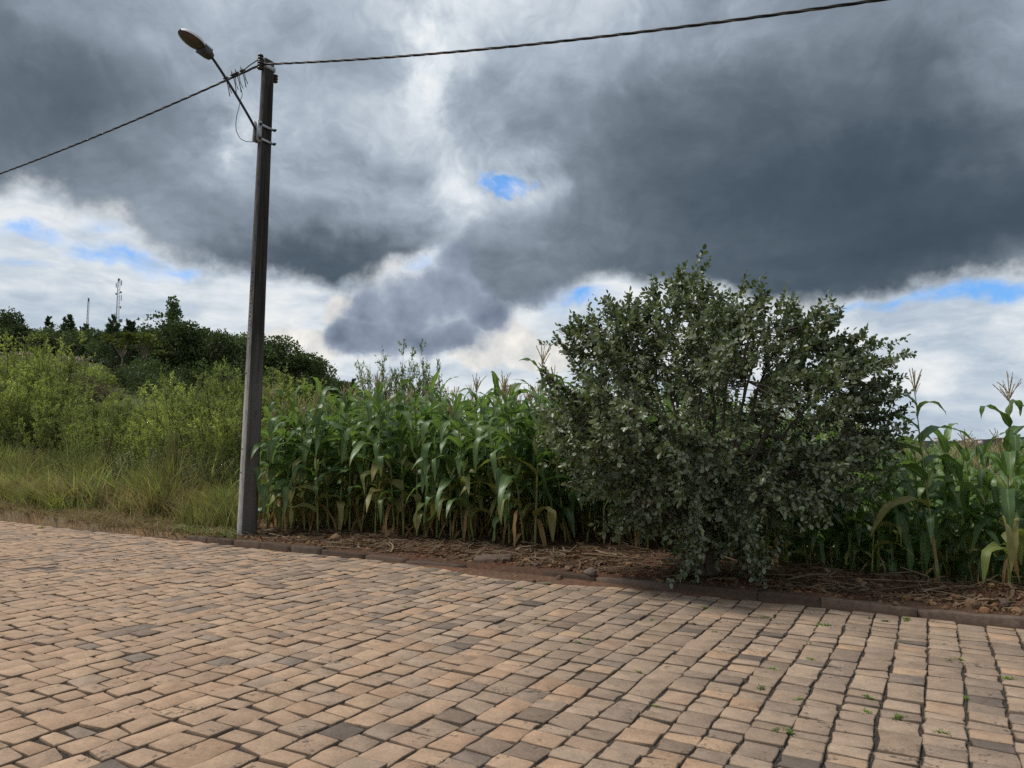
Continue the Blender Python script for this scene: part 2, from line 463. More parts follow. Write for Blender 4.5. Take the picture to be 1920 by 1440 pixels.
def leaf_mat(name, cols, trans=0.35, rough=0.45, spec=0.35, back=None, var='island', tcol=None, vein=False, patch=None):
    """leaf with colour varying from leaf to leaf, light passing through"""
    m_, g, o = material(name)
    geo = g.node('ShaderNodeNewGeometry'); oi = g.node('ShaderNodeObjectInfo')
    f = geo.outputs['Random Per Island'] if var == 'island' else oi.outputs['Random']
    st = [(i / max(1, len(cols) - 1), c) for i, c in enumerate(cols)]
    c = g.ramp(f, st)
    if var == 'island':
        j = g.m('ADD', g.m('MULTIPLY', oi.outputs['Random'], 0.7), 0.65)
        c = g.vm('SCALE', c, scale=j)
    if patch is not None:
        pn = g.noise(geo.outputs['Position'], patch[0], 3, 0.55)
        c = g.mix(g.m('MULTIPLY', g.mr(pn, 0.44, 0.60), patch[2]), c, patch[1])
        c = g.vm('SCALE', c, scale=g.mr(g.noise(geo.outputs['Position'], patch[0] * 2.7, 2, 0.5), 0.3, 0.7, 0.62, 1.3, smooth=False))
    if vein:
        uvn = g.node('ShaderNodeUVMap'); uvn.uv_map = 'UVMap'
        u, v, _ = g.sep(uvn.outputs[0])
        d = g.m('ABSOLUTE', g.m('SUBTRACT', u, 0.5))
        mid = g.mr(d, 0.035, 0.085, 1.0, 0.0)
        lines = g.m('MULTIPLY', g.m('ADD', g.m('SINE', g.m('MULTIPLY', u, 120.0)), 1.0), 0.06)
        tip = g.mr(g.m('ADD', v, g.m('MULTIPLY', g.noise(uvn.outputs[0], 9, 3), 0.25)), 1.0, 1.14)
        c = g.vm('SCALE', c, scale=g.m('ADD', 0.92, lines))
        c = g.mix(g.m('MULTIPLY', mid, 0.75), c, (0.24, 0.32, 0.14))
        c = g.mix(g.m('MULTIPLY', tip, 0.7), c, (0.30, 0.22, 0.09))
        nz = g.noise(uvn.outputs[0], 5, 4, 0.6)
        c = g.vm('SCALE', c, scale=g.mr(nz, 0.25, 0.75, 0.82, 1.2, smooth=False))
    if back is not None:
        c = g.mix(geo.outputs['Backfacing'], c, back)
    p = principled(g, c, rough, spec)
    t = g.node('ShaderNodeBsdfTranslucent')
    tc_ = g.mix(0.55, c, tcol) if tcol is not None else g.vm('MULTIPLY', c, (1.3, 1.35, 0.7))
    g.put(t.inputs[0], tc_)
    mx = g.node('ShaderNodeMixShader'); mx.inputs[0].default_value = trans
    g.l.new(p.outputs[0], mx.inputs[1]); g.l.new(t.outputs[0], mx.inputs[2]); g.l.new(mx.outputs[0], o.inputs[0])
    return m_

def solid_mat(name, fn, **kw):
    m_, g, o = material(name)
    tc = g.node('ShaderNodeTexCoord')
    col, bump = fn(g, tc.outputs['Object'])
    p = principled(g, col, bump=bump, **kw); g.l.new(p.outputs[0], o.inputs[0])
    return m_

M = {}
def attr(g, name='tint'):
    a = g.node('ShaderNodeAttribute'); a.attribute_name = name; return a.outputs['Color']

def paving_fn(g, _):
    tc = g.node('ShaderNodeNewGeometry'); P = tc.outputs['Position']
    c = attr(g)
    n1 = g.noise(P, 9, 5, 0.6); n2 = g.noise(P, 55, 5, 0.65); n3 = g.noise(P, 240, 2, 0.5)
    c = g.vm('SCALE', c, scale=g.mr(n1, 0.28, 0.72, 0.80, 1.16, smooth=False))
    c = g.vm('SCALE', c, scale=g.mr(n2, 0.25, 0.75, 0.80, 1.18, smooth=False))
    c = g.vm('SCALE', c, scale=g.mr(n3, 0.2, 0.8, 0.86, 1.14, smooth=False))
    # dark weathering flecks and chips
    fl = g.mr(g.m('MULTIPLY', g.noise(P, 22, 6, 0.72), g.mr(g.noise(P, 3.2, 2, 0.5), 0.3, 0.75, 0.75, 1.2)), 0.60, 0.70)
    c = g.mix(g.m('MULTIPLY', fl, 0.7), c, (0.055, 0.045, 0.038))
    return c, g.m('ADD', g.m('MULTIPLY', n2, 0.7), g.m('MULTIPLY', n3, 0.3))
M['paving'] = solid_mat('paving_stone', paving_fn, rough=0.82, spec=0.25, bs=0.55, bd=0.012)

def joint_fn(g, _):
    P = g.node('ShaderNodeNewGeometry').outputs['Position']
    n = g.noise(P, 160, 4, 0.7); n1 = g.noise(P, 2.2, 3, 0.5)
    c = g.ramp(n, [(0.3, (0.012, 0.010, 0.009)), (0.50, (0.040, 0.033, 0.028)), (0.62, (0.15, 0.13, 0.11)), (0.75, (0.30, 0.26, 0.22))])
    c = g.mix(g.mr(n1, 0.5, 0.75), c, g.vm('MULTIPLY', c, (1.5, 1.15, 0.85)))
    return c, n
M['joint'] = solid_mat('joint_sand', joint_fn, rough=0.95, spec=0.1, bs=0.9, bd=0.01)

def ground_fn(g, _):
    P = g.node('ShaderNodeNewGeometry').outputs['Position']
    a = attr(g)
    n = g.noise(P, 14, 7, 0.65); n2 = g.noise(P, 70, 5, 0.7); n3 = g.noise(P, 1.3, 3, 0.5)
    c = g.vm('SCALE', a, scale=g.mr(n, 0.25, 0.75, 0.55, 1.4, smooth=False))
    c = g.vm('SCALE', c, scale=g.mr(n2, 0.25, 0.75, 0.6, 1.45, smooth=False))
    c = g.mix(g.mr(n3, 0.4, 0.7), c, g.vm('MULTIPLY', c, (1.15, 0.95, 0.85)))
    return c, g.m('ADD', n, g.m('MULTIPLY', n2, 0.5))
M['ground'] = solid_mat('field_soil', ground_fn, rough=0.95, spec=0.1, bs=0.8, bd=0.03)

def kerb_fn(g, v):
    P = g.node('ShaderNodeNewGeometry').outputs['Position']
    a = attr(g)
    n = g.noise(P, 18, 6, 0.65); n2 = g.noise(P, 120, 3, 0.6)
    _, _, z = g.sep(P)
    c = g.vm('SCALE', a, scale=g.mr(n, 0.25, 0.75, 0.65, 1.3, smooth=False))
    c = g.vm('SCALE', c, scale=g.mr(n2, 0.25, 0.75, 0.75, 1.25, smooth=False))
    dirt = g.mr(g.m('ADD', z, g.m('MULTIPLY', n, 0.06)), 0.075, 0.035)
    c = g.mix(g.m('MULTIPLY', dirt, 0.4), c, (0.10, 0.06, 0.04))
    return c, g.m('ADD', n, g.m('MULTIPLY', n2, 0.4))
M['kerb'] = solid_mat('kerb_basalt', kerb_fn, rough=0.9, spec=0.15, bs=0.6, bd=0.01)

def rock_fn(g, v):
    P = g.node('ShaderNodeNewGeometry').outputs['Position']
    oi = g.node('ShaderNodeObjectInfo')
    a = g.ramp(oi.outputs['Random'], [(0, (0.10, 0.07, 0.05)), (0.35, (0.17, 0.10, 0.055)), (0.6, (0.22, 0.125, 0.06)), (0.8, (0.13, 0.10, 0.085)), (1, (0.085, 0.06, 0.045))])
    n = g.noise(P, 30, 6, 0.7)
    return g.vm('SCALE', a, scale=g.mr(n, 0.25, 0.75, 0.55, 1.45, smooth=False)), n
M['rock'] = solid_mat('field_rock', rock_fn, rough=0.9, spec=0.15, bs=0.8, bd=0.02)

def concrete_fn(g, v):
    P = v
    _, _, z = g.sep(P)
    st = g.noise(g.vm('MULTIPLY', P, (14, 14, 0.8)), 1.0, 6, 0.65)
    n = g.noise(P, 60, 5, 0.65); nl = g.noise(g.vm('MULTIPLY', P, (2.0, 2.0, 0.6)), 1.0, 3, 0.5)
    c = g.ramp(st, [(0.28, (0.030, 0.026, 0.023)), (0.5, (0.085, 0.076, 0.068)), (0.72, (0.17, 0.155, 0.14))])
    # darker upwards; shade of the wide faces is put into the base colour
    up = g.mr(g.m('ADD', z, g.m('MULTIPLY', nl, 2.5)), 2.6, 5.2)
    c = g.mix(up, g.mix(0.6, c, (0.15, 0.135, 0.12)), g.vm('SCALE', c, scale=0.45))
    c = g.vm('SCALE', c, scale=g.mr(n, 0.25, 0.75, 0.75, 1.25, smooth=False))
    return c, n
M['concrete'] = solid_mat('shaded_weathered_concrete', concrete_fn, rough=0.9, spec=0.15, bs=0.4, bd=0.01)
def pale_lit_fn(g, v):  # paler concrete plus light from the left, put into the narrow face's colour
    n = g.noise(g.vm('MULTIPLY', v, (30, 30, 5)), 1.0, 5, 0.65); _, _, z = g.sep(v)
    nl = g.noise(g.vm('MULTIPLY', v, (4, 4, 0.7)), 1.0, 4, 0.55)
    c = g.ramp(n, [(0.25, (0.16, 0.15, 0.14)), (0.5, (0.42, 0.40, 0.37)), (0.75, (0.55, 0.53, 0.50))])
    up = g.mr(g.m('ADD', z, g.m('MULTIPLY', nl, 5.0)), 4.6, 7.0)
    return g.mix(up, c, g.vm('SCALE', c, scale=0.28)), n
M['pale_lit_concrete'] = solid_mat('pale_lit_concrete_edge', pale_lit_fn, rough=0.9, spec=0.15, bs=0.5, bd=0.008)

def plain(name, col, rough=0.6, metal=0.0, spec=0.4, ns=40, lo=0.75, hi=1.2):
    def fn(g, v):
        n = g.noise(v, ns, 4, 0.6)
        return g.vm('SCALE', g.comb(*col), scale=g.mr(n, 0.25, 0.75, lo, hi, smooth=False)), n
    return solid_mat(name, fn, rough=rough, metal=metal, spec=spec, bs=0.15, bd=0.005)
M['galv'] = plain('galvanised_steel', (0.42, 0.43, 0.44), 0.5, 0.6)
M['arm'] = plain('dark_painted_steel', (0.035, 0.04, 0.05), 0.5, 0.2)
M['alu'] = plain('weathered_aluminium', (0.62, 0.62, 0.61), 0.45, 0.3)
M['housing'] = plain('lamp_gearbox_paint', (0.075, 0.072, 0.07), 0.6, 0.1)
M['diffuser'] = plain('dirty_lamp_glass', (0.085, 0.07, 0.056), 0.35, 0.0, 0.6, ns=9, lo=0.4, hi=1.5)
M['rubber'] = plain('black_cable_sheath', (0.018, 0.018, 0.02), 0.6)
M['bare_wire'] = plain('bare_aluminium_wire', (0.10, 0.075, 0.06), 0.6, 0.2)
M['porcelain'] = plain('dark_insulator_glaze', (0.03, 0.02, 0.018), 0.3)
M['mast'] = plain('mast_steel', (0.18, 0.185, 0.20), 0.6, 0.1)
M['bark'] = plain('bark', (0.11, 0.09, 0.07), 0.95, 0, 0.1, ns=60, lo=0.5, hi=1.5)
M['bark_pale'] = plain('pale_bark', (0.20, 0.17, 0.13), 0.95, 0, 0.1, ns=8, lo=0.6, hi=1.4)
M['house'] = plain('house_render', (0.55, 0.52, 0.48), 0.8)
M['roof'] = plain('roof_tile', (0.30, 0.12, 0.07), 0.8)
M['wood'] = plain('fence_post_wood', (0.33, 0.29, 0.24), 0.9, 0, 0.1)

M['corn_leaf'] = leaf_mat('corn_leaf', [(0.078, 0.140, 0.042), (0.115, 0.190, 0.060), (0.095, 0.165, 0.060), (0.165, 0.245, 0.085)], 0.40, 0.43, 0.45, var='object', vein=True)
M['corn_leaf_mass'] = leaf_mat('corn_leaf_mass', [(0.078, 0.140, 0.042), (0.115, 0.19, 0.060), (0.095, 0.165, 0.060), (0.175, 0.25, 0.088)], 0.40, 0.43, 0.45, var='island', vein=True)
M['corn_dry'] = leaf_mat('dry_corn_leaf', [(0.10, 0.055, 0.022), (0.16, 0.092, 0.038), (0.28, 0.18, 0.085), (0.12, 0.062, 0.022)], 0.3, 0.8, 0.1)
M['corn_yellow'] = leaf_mat('yellowing_corn_leaf', [(0.22, 0.24, 0.07), (0.28, 0.24, 0.09), (0.18, 0.22, 0.06)], 0.35, 0.5, 0.3, var='object', vein=True)
M['corn_stalk'] = plain('corn_stalk', (0.17, 0.19, 0.06), 0.55, 0, 0.3, ns=20, lo=0.6, hi=1.4)
M['tassel'] = plain('corn_tassel', (0.36, 0.29, 0.16), 0.8, 0, 0.1, ns=90, lo=0.6, hi=1.4)
M['husk'] = plain('corn_husk', (0.20, 0.26, 0.08), 0.55, 0, 0.3, ns=30, lo=0.7, hi=1.25)
M['silk'] = plain('corn_silk', (0.10, 0.028, 0.018), 0.8, 0, 0.1)
M['straw'] = leaf_mat('crop_straw', [(0.07, 0.045, 0.028), (0.13, 0.09, 0.055), (0.19, 0.14, 0.09), (0.09, 0.055, 0.034), (0.26, 0.20, 0.135)], 0.12, 0.85, 0.1)
M['guava_leaf'] = leaf_mat('guava_leaf', [(0.055, 0.086, 0.038), (0.095, 0.138, 0.062), (0.15, 0.20, 0.10), (0.072, 0.11, 0.042), (0.24, 0.285, 0.165), (0.16, 0.185, 0.06)], 0.27, 0.40, 0.45, back=(0.19, 0.22, 0.145))
M['shrub_leaf'] = leaf_mat('shrub_leaf', [(0.18, 0.22, 0.065), (0.26, 0.30, 0.098), (0.32, 0.35, 0.13), (0.21, 0.26, 0.08)], 0.48, 0.6, 0.2, patch=(0.45, (0.075, 0.105, 0.04), 0.55))
M['shrub_leaf_dark'] = leaf_mat('shrub_leaf_dark', [(0.085, 0.115, 0.04), (0.13, 0.16, 0.055), (0.165, 0.19, 0.075)], 0.4, 0.6, 0.2)
M['shrub_dry'] = leaf_mat('dry_shrub_twigs', [(0.10, 0.075, 0.05), (0.14, 0.105, 0.07), (0.08, 0.07, 0.05)], 0.15, 0.8, 0.1)
M['flower'] = leaf_mat('pale_flower', [(0.42, 0.42, 0.33), (0.55, 0.54, 0.46)], 0.3, 0.8, 0.1)
M['plume'] = leaf_mat('pampas_plume', [(0.42, 0.33, 0.27), (0.5, 0.42, 0.35)], 0.3, 0.8, 0.1)
M['grass'] = leaf_mat('tall_grass', [(0.075, 0.10, 0.03), (0.18, 0.22, 0.06), (0.36, 0.35, 0.15), (0.12, 0.17, 0.045), (0.27, 0.27, 0.10)], 0.35, 0.6, 0.2, patch=(0.9, (0.19, 0.155, 0.08), 0.65))
M['grass_gold'] = leaf_mat('seeding_grass', [(0.17, 0.18, 0.06), (0.24, 0.23, 0.09), (0.20, 0.19, 0.06)], 0.35, 0.6, 0.2)
M['grass_dry'] = leaf_mat('dry_grass', [(0.22, 0.165, 0.095), (0.36, 0.285, 0.175), (0.28, 0.215, 0.12), (0.16, 0.11, 0.065)], 0.3, 0.8, 0.1)
M['weed'] = leaf_mat('weed_leaf', [(0.09, 0.15, 0.035), (0.14, 0.21, 0.05), (0.20, 0.26, 0.07)], 0.3, 0.5, 0.3)
M['forest'] = leaf_mat('forest_leaf', [(0.040, 0.062, 0.026), (0.066, 0.096, 0.038), (0.092, 0.126, 0.052)], 0.28, 0.6, 0.2)
M['forest_mid'] = leaf_mat('forest_leaf_mid', [(0.045, 0.07, 0.024), (0.07, 0.10, 0.032), (0.09, 0.125, 0.045)], 0.22, 0.6, 0.2)
M['pine'] = leaf_mat('pine_needle', [(0.030, 0.052, 0.024), (0.046, 0.074, 0.032), (0.06, 0.09, 0.04)], 0.2, 0.6, 0.2)
M['yellow_leaf'] = leaf_mat('yellow_green_leaf', [(0.07, 0.092, 0.02), (0.11, 0.13, 0.028)], 0.3, 0.6, 0.2)
M['far_forest'] = leaf_mat('far_forest', [(0.022, 0.034, 0.026), (0.03, 0.044, 0.034), (0.038, 0.052, 0.04)], 0.05, 0.8, 0.1)

# ------------------------------------------------------------------ ground
def sst(t): t = np.clip(t, 0, 1); return t * t * (3 - 2 * t)
HP = np.array([-1500, -600, 0, 100, 200, 330, 460, 560, 640, 720, 800, 3400]); HY = np.array([640, 640, 655, 662, 674, 694, 708, 728, 762, 800, 835, 835])
GY = np.array([0, 13, 20, 30, 45, 60, 100, 150, 240, 420, 1600, 9000]); GG = np.array([0, 0, 0.012, 0.045, 0.10, 0.16, 0.38, 0.62, 1.0, 1.02, 0.1, 0])
def gz(x, y):
    x = np.asarray(x, float); y = np.asarray(y, float)
    u, v = UV(x, y)
    base = 0.070 + 0.012 * wob(u, v, 1.1, 3) + 0.010 * wob(u, v, 4.5, 11)
    base = base + 0.05 * sst((v - 8.1) / 1.2)
    fr = sst((u + 3.8) / 3.0)
    base = base - fr * 0.80 * sst((v - 9.3) / 2.2) - fr * np.minimum(0.4, 0.010 * np.maximum(0, v - 12))
    Y = np.maximum(y, 1.0); px = np.clip(CX + FPX * x / Y, -1500, 3400)
    h = np.maximum(0.0, 835 - np.interp(px, HP, HY)) / FPX * 240 * np.interp(Y, GY, GG)
    z = base + h * (1 + 0.03 * wob(x, y, 0.03, 5)) - np.minimum(30, np.maximum(0, v - 60) * 0.02) * sst((px - 760) / 300)
    return np.where(v < VK + 0.055, -0.16, z)

def gzs(x, y): return float(gz(np.array([x]), np.array([y]))[0])

def steps(lo, hi, fine0, fine1, d, grow=1.16):
    a = list(np.arange(fine0, fine1, d)); s = d; p = a[-1]
    while p < hi: s *= grow; p += s; a.append(p)
    s = d; p = a[0]; b = []
    while p > lo: s *= grow; p -= s; b.append(p)
    return np.array(b[::-1] + a)
gu = steps(-6000, 6000, -16, 3, 0.075, 1.10); gv = steps(-400, 6000, VK - 0.02, 12.0, 0.05, 1.10)
UU, VV = np.meshgrid(gu, gv, indexing='ij')
XX = UU * CU[0] + VV * CV[0]; YY = UU * CU[1] + VV * CV[1]
ZZ = gz(XX, YY)
tin = np.zeros(XX.shape + (3,)); tin[:] = (0.088, 0.053, 0.037)
pxg = np.where(YY > 1, CX + FPX * XX / np.maximum(YY, 1), 960)
leftm = sst((-9.9 - UU + 0.35 * wob(UU, VV, 1.5, 8)) / 0.8)[..., None]
tin = tin * (1 - leftm) + np.array((0.16, 0.12, 0.07)) * leftm
farm = sst((YY - 17) / 8)[..., None] * leftm
tin = tin * (1 - farm) + np.array((0.06, 0.075, 0.028)) * farm
hm = sst((YY - 60) / 30)[..., None] * sst((260 - pxg) / 80)[..., None] * sst((wob(XX, YY, 0.05, 2) + 0.3) / 0.8)[..., None]
tin = tin * (1 - hm * 0.6) + np.array((0.085, 0.06, 0.04)) * hm * 0.6
nu, nv = XX.shape
I, J = np.meshgrid(np.arange(nu - 1), np.arange(nv - 1), indexing='ij')
Q = np.stack([I * nv + J, (I + 1) * nv + J, (I + 1) * nv + J + 1, I * nv + J + 1], -1).reshape(-1, 4)
g_ob = obj('ground', make_mesh('ground', np.stack([XX, YY, ZZ], -1).reshape(-1, 3), Q, M['ground'], True, tin.reshape(-1, 3)))
tag(g_ob, kind='structure')

# ------------------------------------------------------------------ road: bed, then one mesh per stone
def quadgrid(us, vs, zf):
    a, b = np.meshgrid(us, vs, indexing='ij')
    V = np.stack([a * CU[0] + b * CV[0], a * CU[1] + b * CV[1], zf(a, b)], -1).reshape(-1, 3)
    n, m_ = a.shape; i, j = np.meshgrid(np.arange(n - 1), np.arange(m_ - 1), indexing='ij')
    return V, np.stack([i * m_ + j, (i + 1) * m_ + j, (i + 1) * m_ + j + 1, i * m_ + j + 1], -1).reshape(-1, 4)
def roadz(u, v): return 0.010 * wob(u, v, 0.5, 20)
V, Q = quadgrid(np.arange(-60, 30.1, 0.2), np.arange(-12, VK + 0.06, 0.2), lambda a, b: roadz(a, b) - 0.0135 + 0.0025 * wob(a, b, 3, 9))
road = obj('road', make_mesh('road', V, Q, M['joint'], True)); tag(road, kind='structure')

TAN = [(0.350, 0.235, 0.156), (0.335, 0.228, 0.154), (0.322, 0.222, 0.154), (0.365, 0.250, 0.165), (0.345, 0.225, 0.147)]
GRY = [(0.282, 0.203, 0.145), (0.270, 0.196, 0.142), (0.295, 0.213, 0.153), (0.235, 0.175, 0.132), (0.325, 0.238, 0.172)]
DRK = [(0.175, 0.135, 0.106), (0.135, 0.105, 0.084), (0.20, 0.155, 0.122), (0.20, 0.145, 0.108)]
def stone_geo(u, v, wu, lv, r):
    a, b = wu / 2, lv / 2
    c = min(a, b) * r.uniform(0.05, 0.16)
    j = lambda s=0.006: r.gauss(0, s)
    cr = [(-a, -b), (a, -b), (a, b), (-a, b)]
    cr = [(x + j(0.005), y + j(0.009)) for x, y in cr]
    def toward(p, q, d):
        L_ = math.hypot(q[0] - p[0], q[1] - p[1]); return (p[0] + (q[0] - p[0]) * d / L_ + j(0.002), p[1] + (q[1] - p[1]) * d / L_ + j(0.002))
    out = []
    for k in range(4):
        p, pr, nx = cr[k], cr[k - 1], cr[(k + 1) % 4]
        out.append(toward(p, pr, c * r.uniform(0.5, 1.3))); out.append(toward(p, nx, c * r.uniform(0.5, 1.3)))
        if k in (1, 3):
            out.append(((p[0] + nx[0]) / 2 + j(0.005), (p[1] + nx[1]) / 2))
    out = np.array(out); n = len(out)
    tx, ty, h = r.gauss(0, 0.012), r.gauss(0, 0.012), r.gauss(0, 0.003)
    def ring(s, dz):
        xy = out * s; return np.column_stack([xy, h + dz + xy[:, 0] * tx + xy[:, 1] * ty + np.array([j(0.0015) for _ in range(n)])])
    ins = 1 - 0.0055 / min(a, b)
    L_ = np.vstack([ring(1.0, -0.06), ring(1.0, -0.005), ring(ins, 0.0)])
    zz = roadz(u, v)
    ang = r.gauss(0, 0.025); ca, sa = math.cos(ang), math.sin(ang)
    lu = L_[:, 0] * ca - L_[:, 1] * sa; lv_ = L_[:, 0] * sa + L_[:, 1] * ca
    V = np.column_stack([lu * CU[0] + lv_ * CV[0], lu * CU[1] + lv_ * CV[1], L_[:, 2]])
    k = np.arange(n); k2 = (k + 1) % n
    F = [np.concatenate([np.stack([q * n + k, q * n + k2, q * n + n + k2, q * n + n + k], -1) for q in range(2)]), np.array([np.arange(n) + 2 * n])]
    return V, F, (u, v, zz)
r_ = random.Random(21)
stones = []
u = -34.0; ci = 0
while u < 5.0:
    w_ = r_.uniform(0.190, 0.226); uc = u + w_ / 2; u += w_; ci += 1
    v = -1.2 + r_.uniform(0, 0.3)
    while v < VK - 0.10:
        lv = r_.choice([r_.uniform(0.14, 0.20), r_.uniform(0.18, 0.27), r_.uniform(0.22, 0.32)]) * (0.74 if uc > -2.2 else 0.88)
        if r_.random() < 0.05: lv = r_.uniform(0.30, 0.38)
        lv = min(lv, VK - 0.012 - v)
        vc = v + lv / 2; v += lv
        if lv < 0.09: continue
        uo = uc + 0.010 * math.sin(vc * 0.9 + 0.2) + 0.007 * math.sin(vc * 2.3 + uc * 0.4) + 0.04 * math.sin(vc * 0.33)
        p = W(uo, vc)
        if p[1] < 1.2: continue
        px, py, dep = project(p)
        if dep < 1.0 or not (-420 < px < 2340) or py > 1750: continue
        g_ = r_.uniform(0.007, 0.0125)
        stones.append((uo, vc, w_ - g_ - r_.uniform(0, 0.006), lv - r_.uniform(0.011, 0.018), dep, px, py))
def stone_col(uo, vc, px, py):
    t = float(np.clip(0.76 - (px - 450) / 1700.0 - (vc - 3.5) * 0.045 + 0.22 * wob(uo, vc, 0.7, 14), 0.05, 0.92))
    x = r_.random()
    if x < 0.030 + 0.04 * (1 - t): c = r_.choice(DRK)
    elif r_.random() < t: c = r_.choice(TAN)
    else: c = r_.choice(GRY)
    k = r_.uniform(0.90, 1.09); return tuple(q * k for q in c)
def inframe(s): return -30 < s[5] < 1950 and s[6] < 1480
order = sorted([i for i, s in enumerate(stones) if inframe(s)], key=lambda i: -stones[i][2] * stones[i][3] / stones[i][4] ** 3)
big = set(order[:300])
mb = MB()
for i, s in enumerate(stones):
    V, F, (uo, vc, zz) = stone_geo(s[0], s[1], s[2], s[3], r_)
    col = stone_col(s[0], s[1], s[5], s[6]); n_ = len(V) // 3; col = np.array(col)[None] * np.repeat([0.10, 0.48, 1.0], n_)[:, None]   # sides tinted darkest, bevels half as dark, to outline each stone
    loc = W(uo, vc, zz)
    if i in big:
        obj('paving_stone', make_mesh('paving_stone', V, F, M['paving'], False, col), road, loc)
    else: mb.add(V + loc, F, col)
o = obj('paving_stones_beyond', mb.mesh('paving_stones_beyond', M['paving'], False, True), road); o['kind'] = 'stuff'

# ------------------------------------------------------------------ kerb
def kerb_u(px):
    c = (px - CX) / FPX; Y = VK / (CV[1] + CV[0] * c); return CU[0] * c * Y + CU[1] * Y
kerb = empty('kerb', W(0, VK, 0)); tag(kerb, kind='structure')
ku0, ku1 = kerb_u(875), kerb_u(1015)
def kerb_stone(u0, u1, top, dv, tilt, r):
    n = 7; P = []
    us = np.linspace(0.002, (u1 - u0) - 0.002, n)
    sec = [(0.0, -0.12), (0.0, top - 0.016), (0.016, top), (0.115, top), (0.13, top - 0.014), (0.13, -0.12)]
    V = []
    for k, uu in enumerate(us):
        e = 0.004 if k in (0, n - 1) else 0.0
        for (a, z) in sec:
            V.append([uu, a + dv + r.gauss(0, 0.0035) + (e if a < 0.01 else 0), z + (r.gauss(0, 0.004) - e if z > 0 else 0) + tilt * (uu - (u1 - u0) / 2)])
    V = np.array(V); m_ = len(sec); F = []
    for k in range(n - 1):
        for q in range(m_ - 1): F.append([k * m_ + q, (k + 1) * m_ + q, (k + 1) * m_ + q + 1, k * m_ + q + 1])
    caps = [list(range(m_)), [(n - 1) * m_ + q for q in range(m_)][::-1]]
    Wd = np.column_stack([V[:, 0] * CU[0] + V[:, 1] * CV[0], V[:, 0] * CU[1] + V[:, 1] * CV[1], V[:, 2]])
    return Wd, [np.array(F), np.array(caps)]
r_ = random.Random(5)
uu = -34.0
while uu < 12:
    L_ = r_.uniform(0.55, 0.95)
    mid = uu + L_ / 2
    if not (ku0 < mid < ku1):
        top = 0.082
        if mid < kerb_u(345): top = -0.01
        elif kerb_u(560) < mid < ku0: top = 0.082 - 0.045 * sst((mid - kerb_u(560)) / (ku0 - kerb_u(560)))
        elif mid < kerb_u(1120) and mid > ku1: top = 0.05 + 0.042 * sst((mid - ku1) / (kerb_u(1120) - ku1))
        V, F = kerb_stone(uu, uu + L_, float(top) + r_.gauss(0, 0.004), r_.gauss(0, 0.010), r_.gauss(0, 0.014), r_)
        base = W(uu, VK, 0) - np.array(kerb.location)
        t = r_.uniform(0.6, 1.05); c_ = r_.choice([(0.115, 0.080, 0.060), (0.10, 0.068, 0.050), (0.125, 0.092, 0.072)])
        obj('kerb_stone', make_mesh('kerb_stone', V, F, M['kerb'], False, tuple(q * t for q in c_)), kerb, base)
    uu += L_
# the stone knocked out of line
p = on_z(925, 1066, 0.0)
V, F = box(-0.25, 0.25, -0.12, 0.12, 0.0, 0.13, 0.014)
V = V + rng.normal(0, 0.006, V.shape)
o = obj('loose_kerb_stone', make_mesh('loose_kerb_stone', V, F, M['kerb'], False, (0.115, 0.084, 0.064)), None, (p[0], p[1] + 0.16, 0.0), (R(4), R(-3), -AU + R(24)))
tag(o, 'brown kerb block knocked out of line, lying in the gap of the kerb', 'kerb stone')

# soil washed over the paving along the kerb
def spill(a, b):
    d = VK - b
    core = np.exp(-((a - kerb_u(960)) / 2.0) ** 2)
    lim = 0.01 + 0.09 * wob(a, b * 0.3, 2.2, 4) + 0.40 * core
    return -0.030 + 0.050 * sst((lim - d) / 0.30) + 0.006 * wob(a, b, 9, 6) + 0.004 * wob(a, b, 30, 1)
V, Q = quadgrid(np.arange(-15, 2.5, 0.045), np.arange(VK - 1.1, VK + 0.03, 0.04), spill)
o = obj('spilled_soil', make_mesh('spilled_soil', V, Q, M['ground'], True, (0.125, 0.076, 0.052))); tag(o, 'reddish soil washed over the paving along the kerb', 'soil', kind='stuff')

# ------------------------------------------------------------------ concrete pole
pb = on_z(463, 1002, 0.09); PB = np.array([pb[0], pb[1], 0.05])
top_l = at(503, 113, PB[1]); PH = top_l[2] - PB[2]
lean_x = (top_l[0] - PB[0]) / PH
pole = empty('utility_pole', PB, 0, 'tall weathered grey concrete pole standing behind the kerb', 'pole')
PM = Matrix.Identity(4); PM[0][0], PM[1][0] = CU[0], CU[1]; PM[0][1], PM[1][1] = CV[0], CV[1]
def pole_pt(a, b, z):            # a along u, b along v, z up, lean included
    return np.array([a * CU[0] + b * CV[0] + lean_x * z, a * CU[1] + b * CV[1], z])
def pole_half(z):
    t = z / PH; return (0.118 + (0.095 - 0.118) * t) / 2, (0.350 + (0.215 - 0.350) * t) / 2
zs = [-0.4, 0.0, 1.2, 1.35] + list(np.linspace(2.0, PH - 0.5, 9)) + [PH - 0.35, PH - 0.012, PH]
def pole_ring(z):
    a, b = pole_half(max(z, 0)); c = 0.014
    rec = 0.03 if 1.3 < z < PH - 0.4 else 0.0
    if z >= PH - 0.001: a -= 0.012; b -= 0.012
    fl = b * 0.42
    return [(-a + c, -b), (a - c, -b), (a, -b + c), (a, -b + fl), (a - rec, -b + fl + 0.02), (a - rec, b - fl - 0.02), (a, b - fl), (a, b - c), (a - c, b), (-a + c, b),
            (-a, b - c), (-a, b - fl), (-a + rec, b - fl - 0.02), (-a + rec, -b + fl + 0.02), (-a, -b + fl), (-a, -b + c)]
V = np.array([pole_pt(a, b, z) for z in zs for a, b in pole_ring(z)]); n = 16
F = []; mi = []
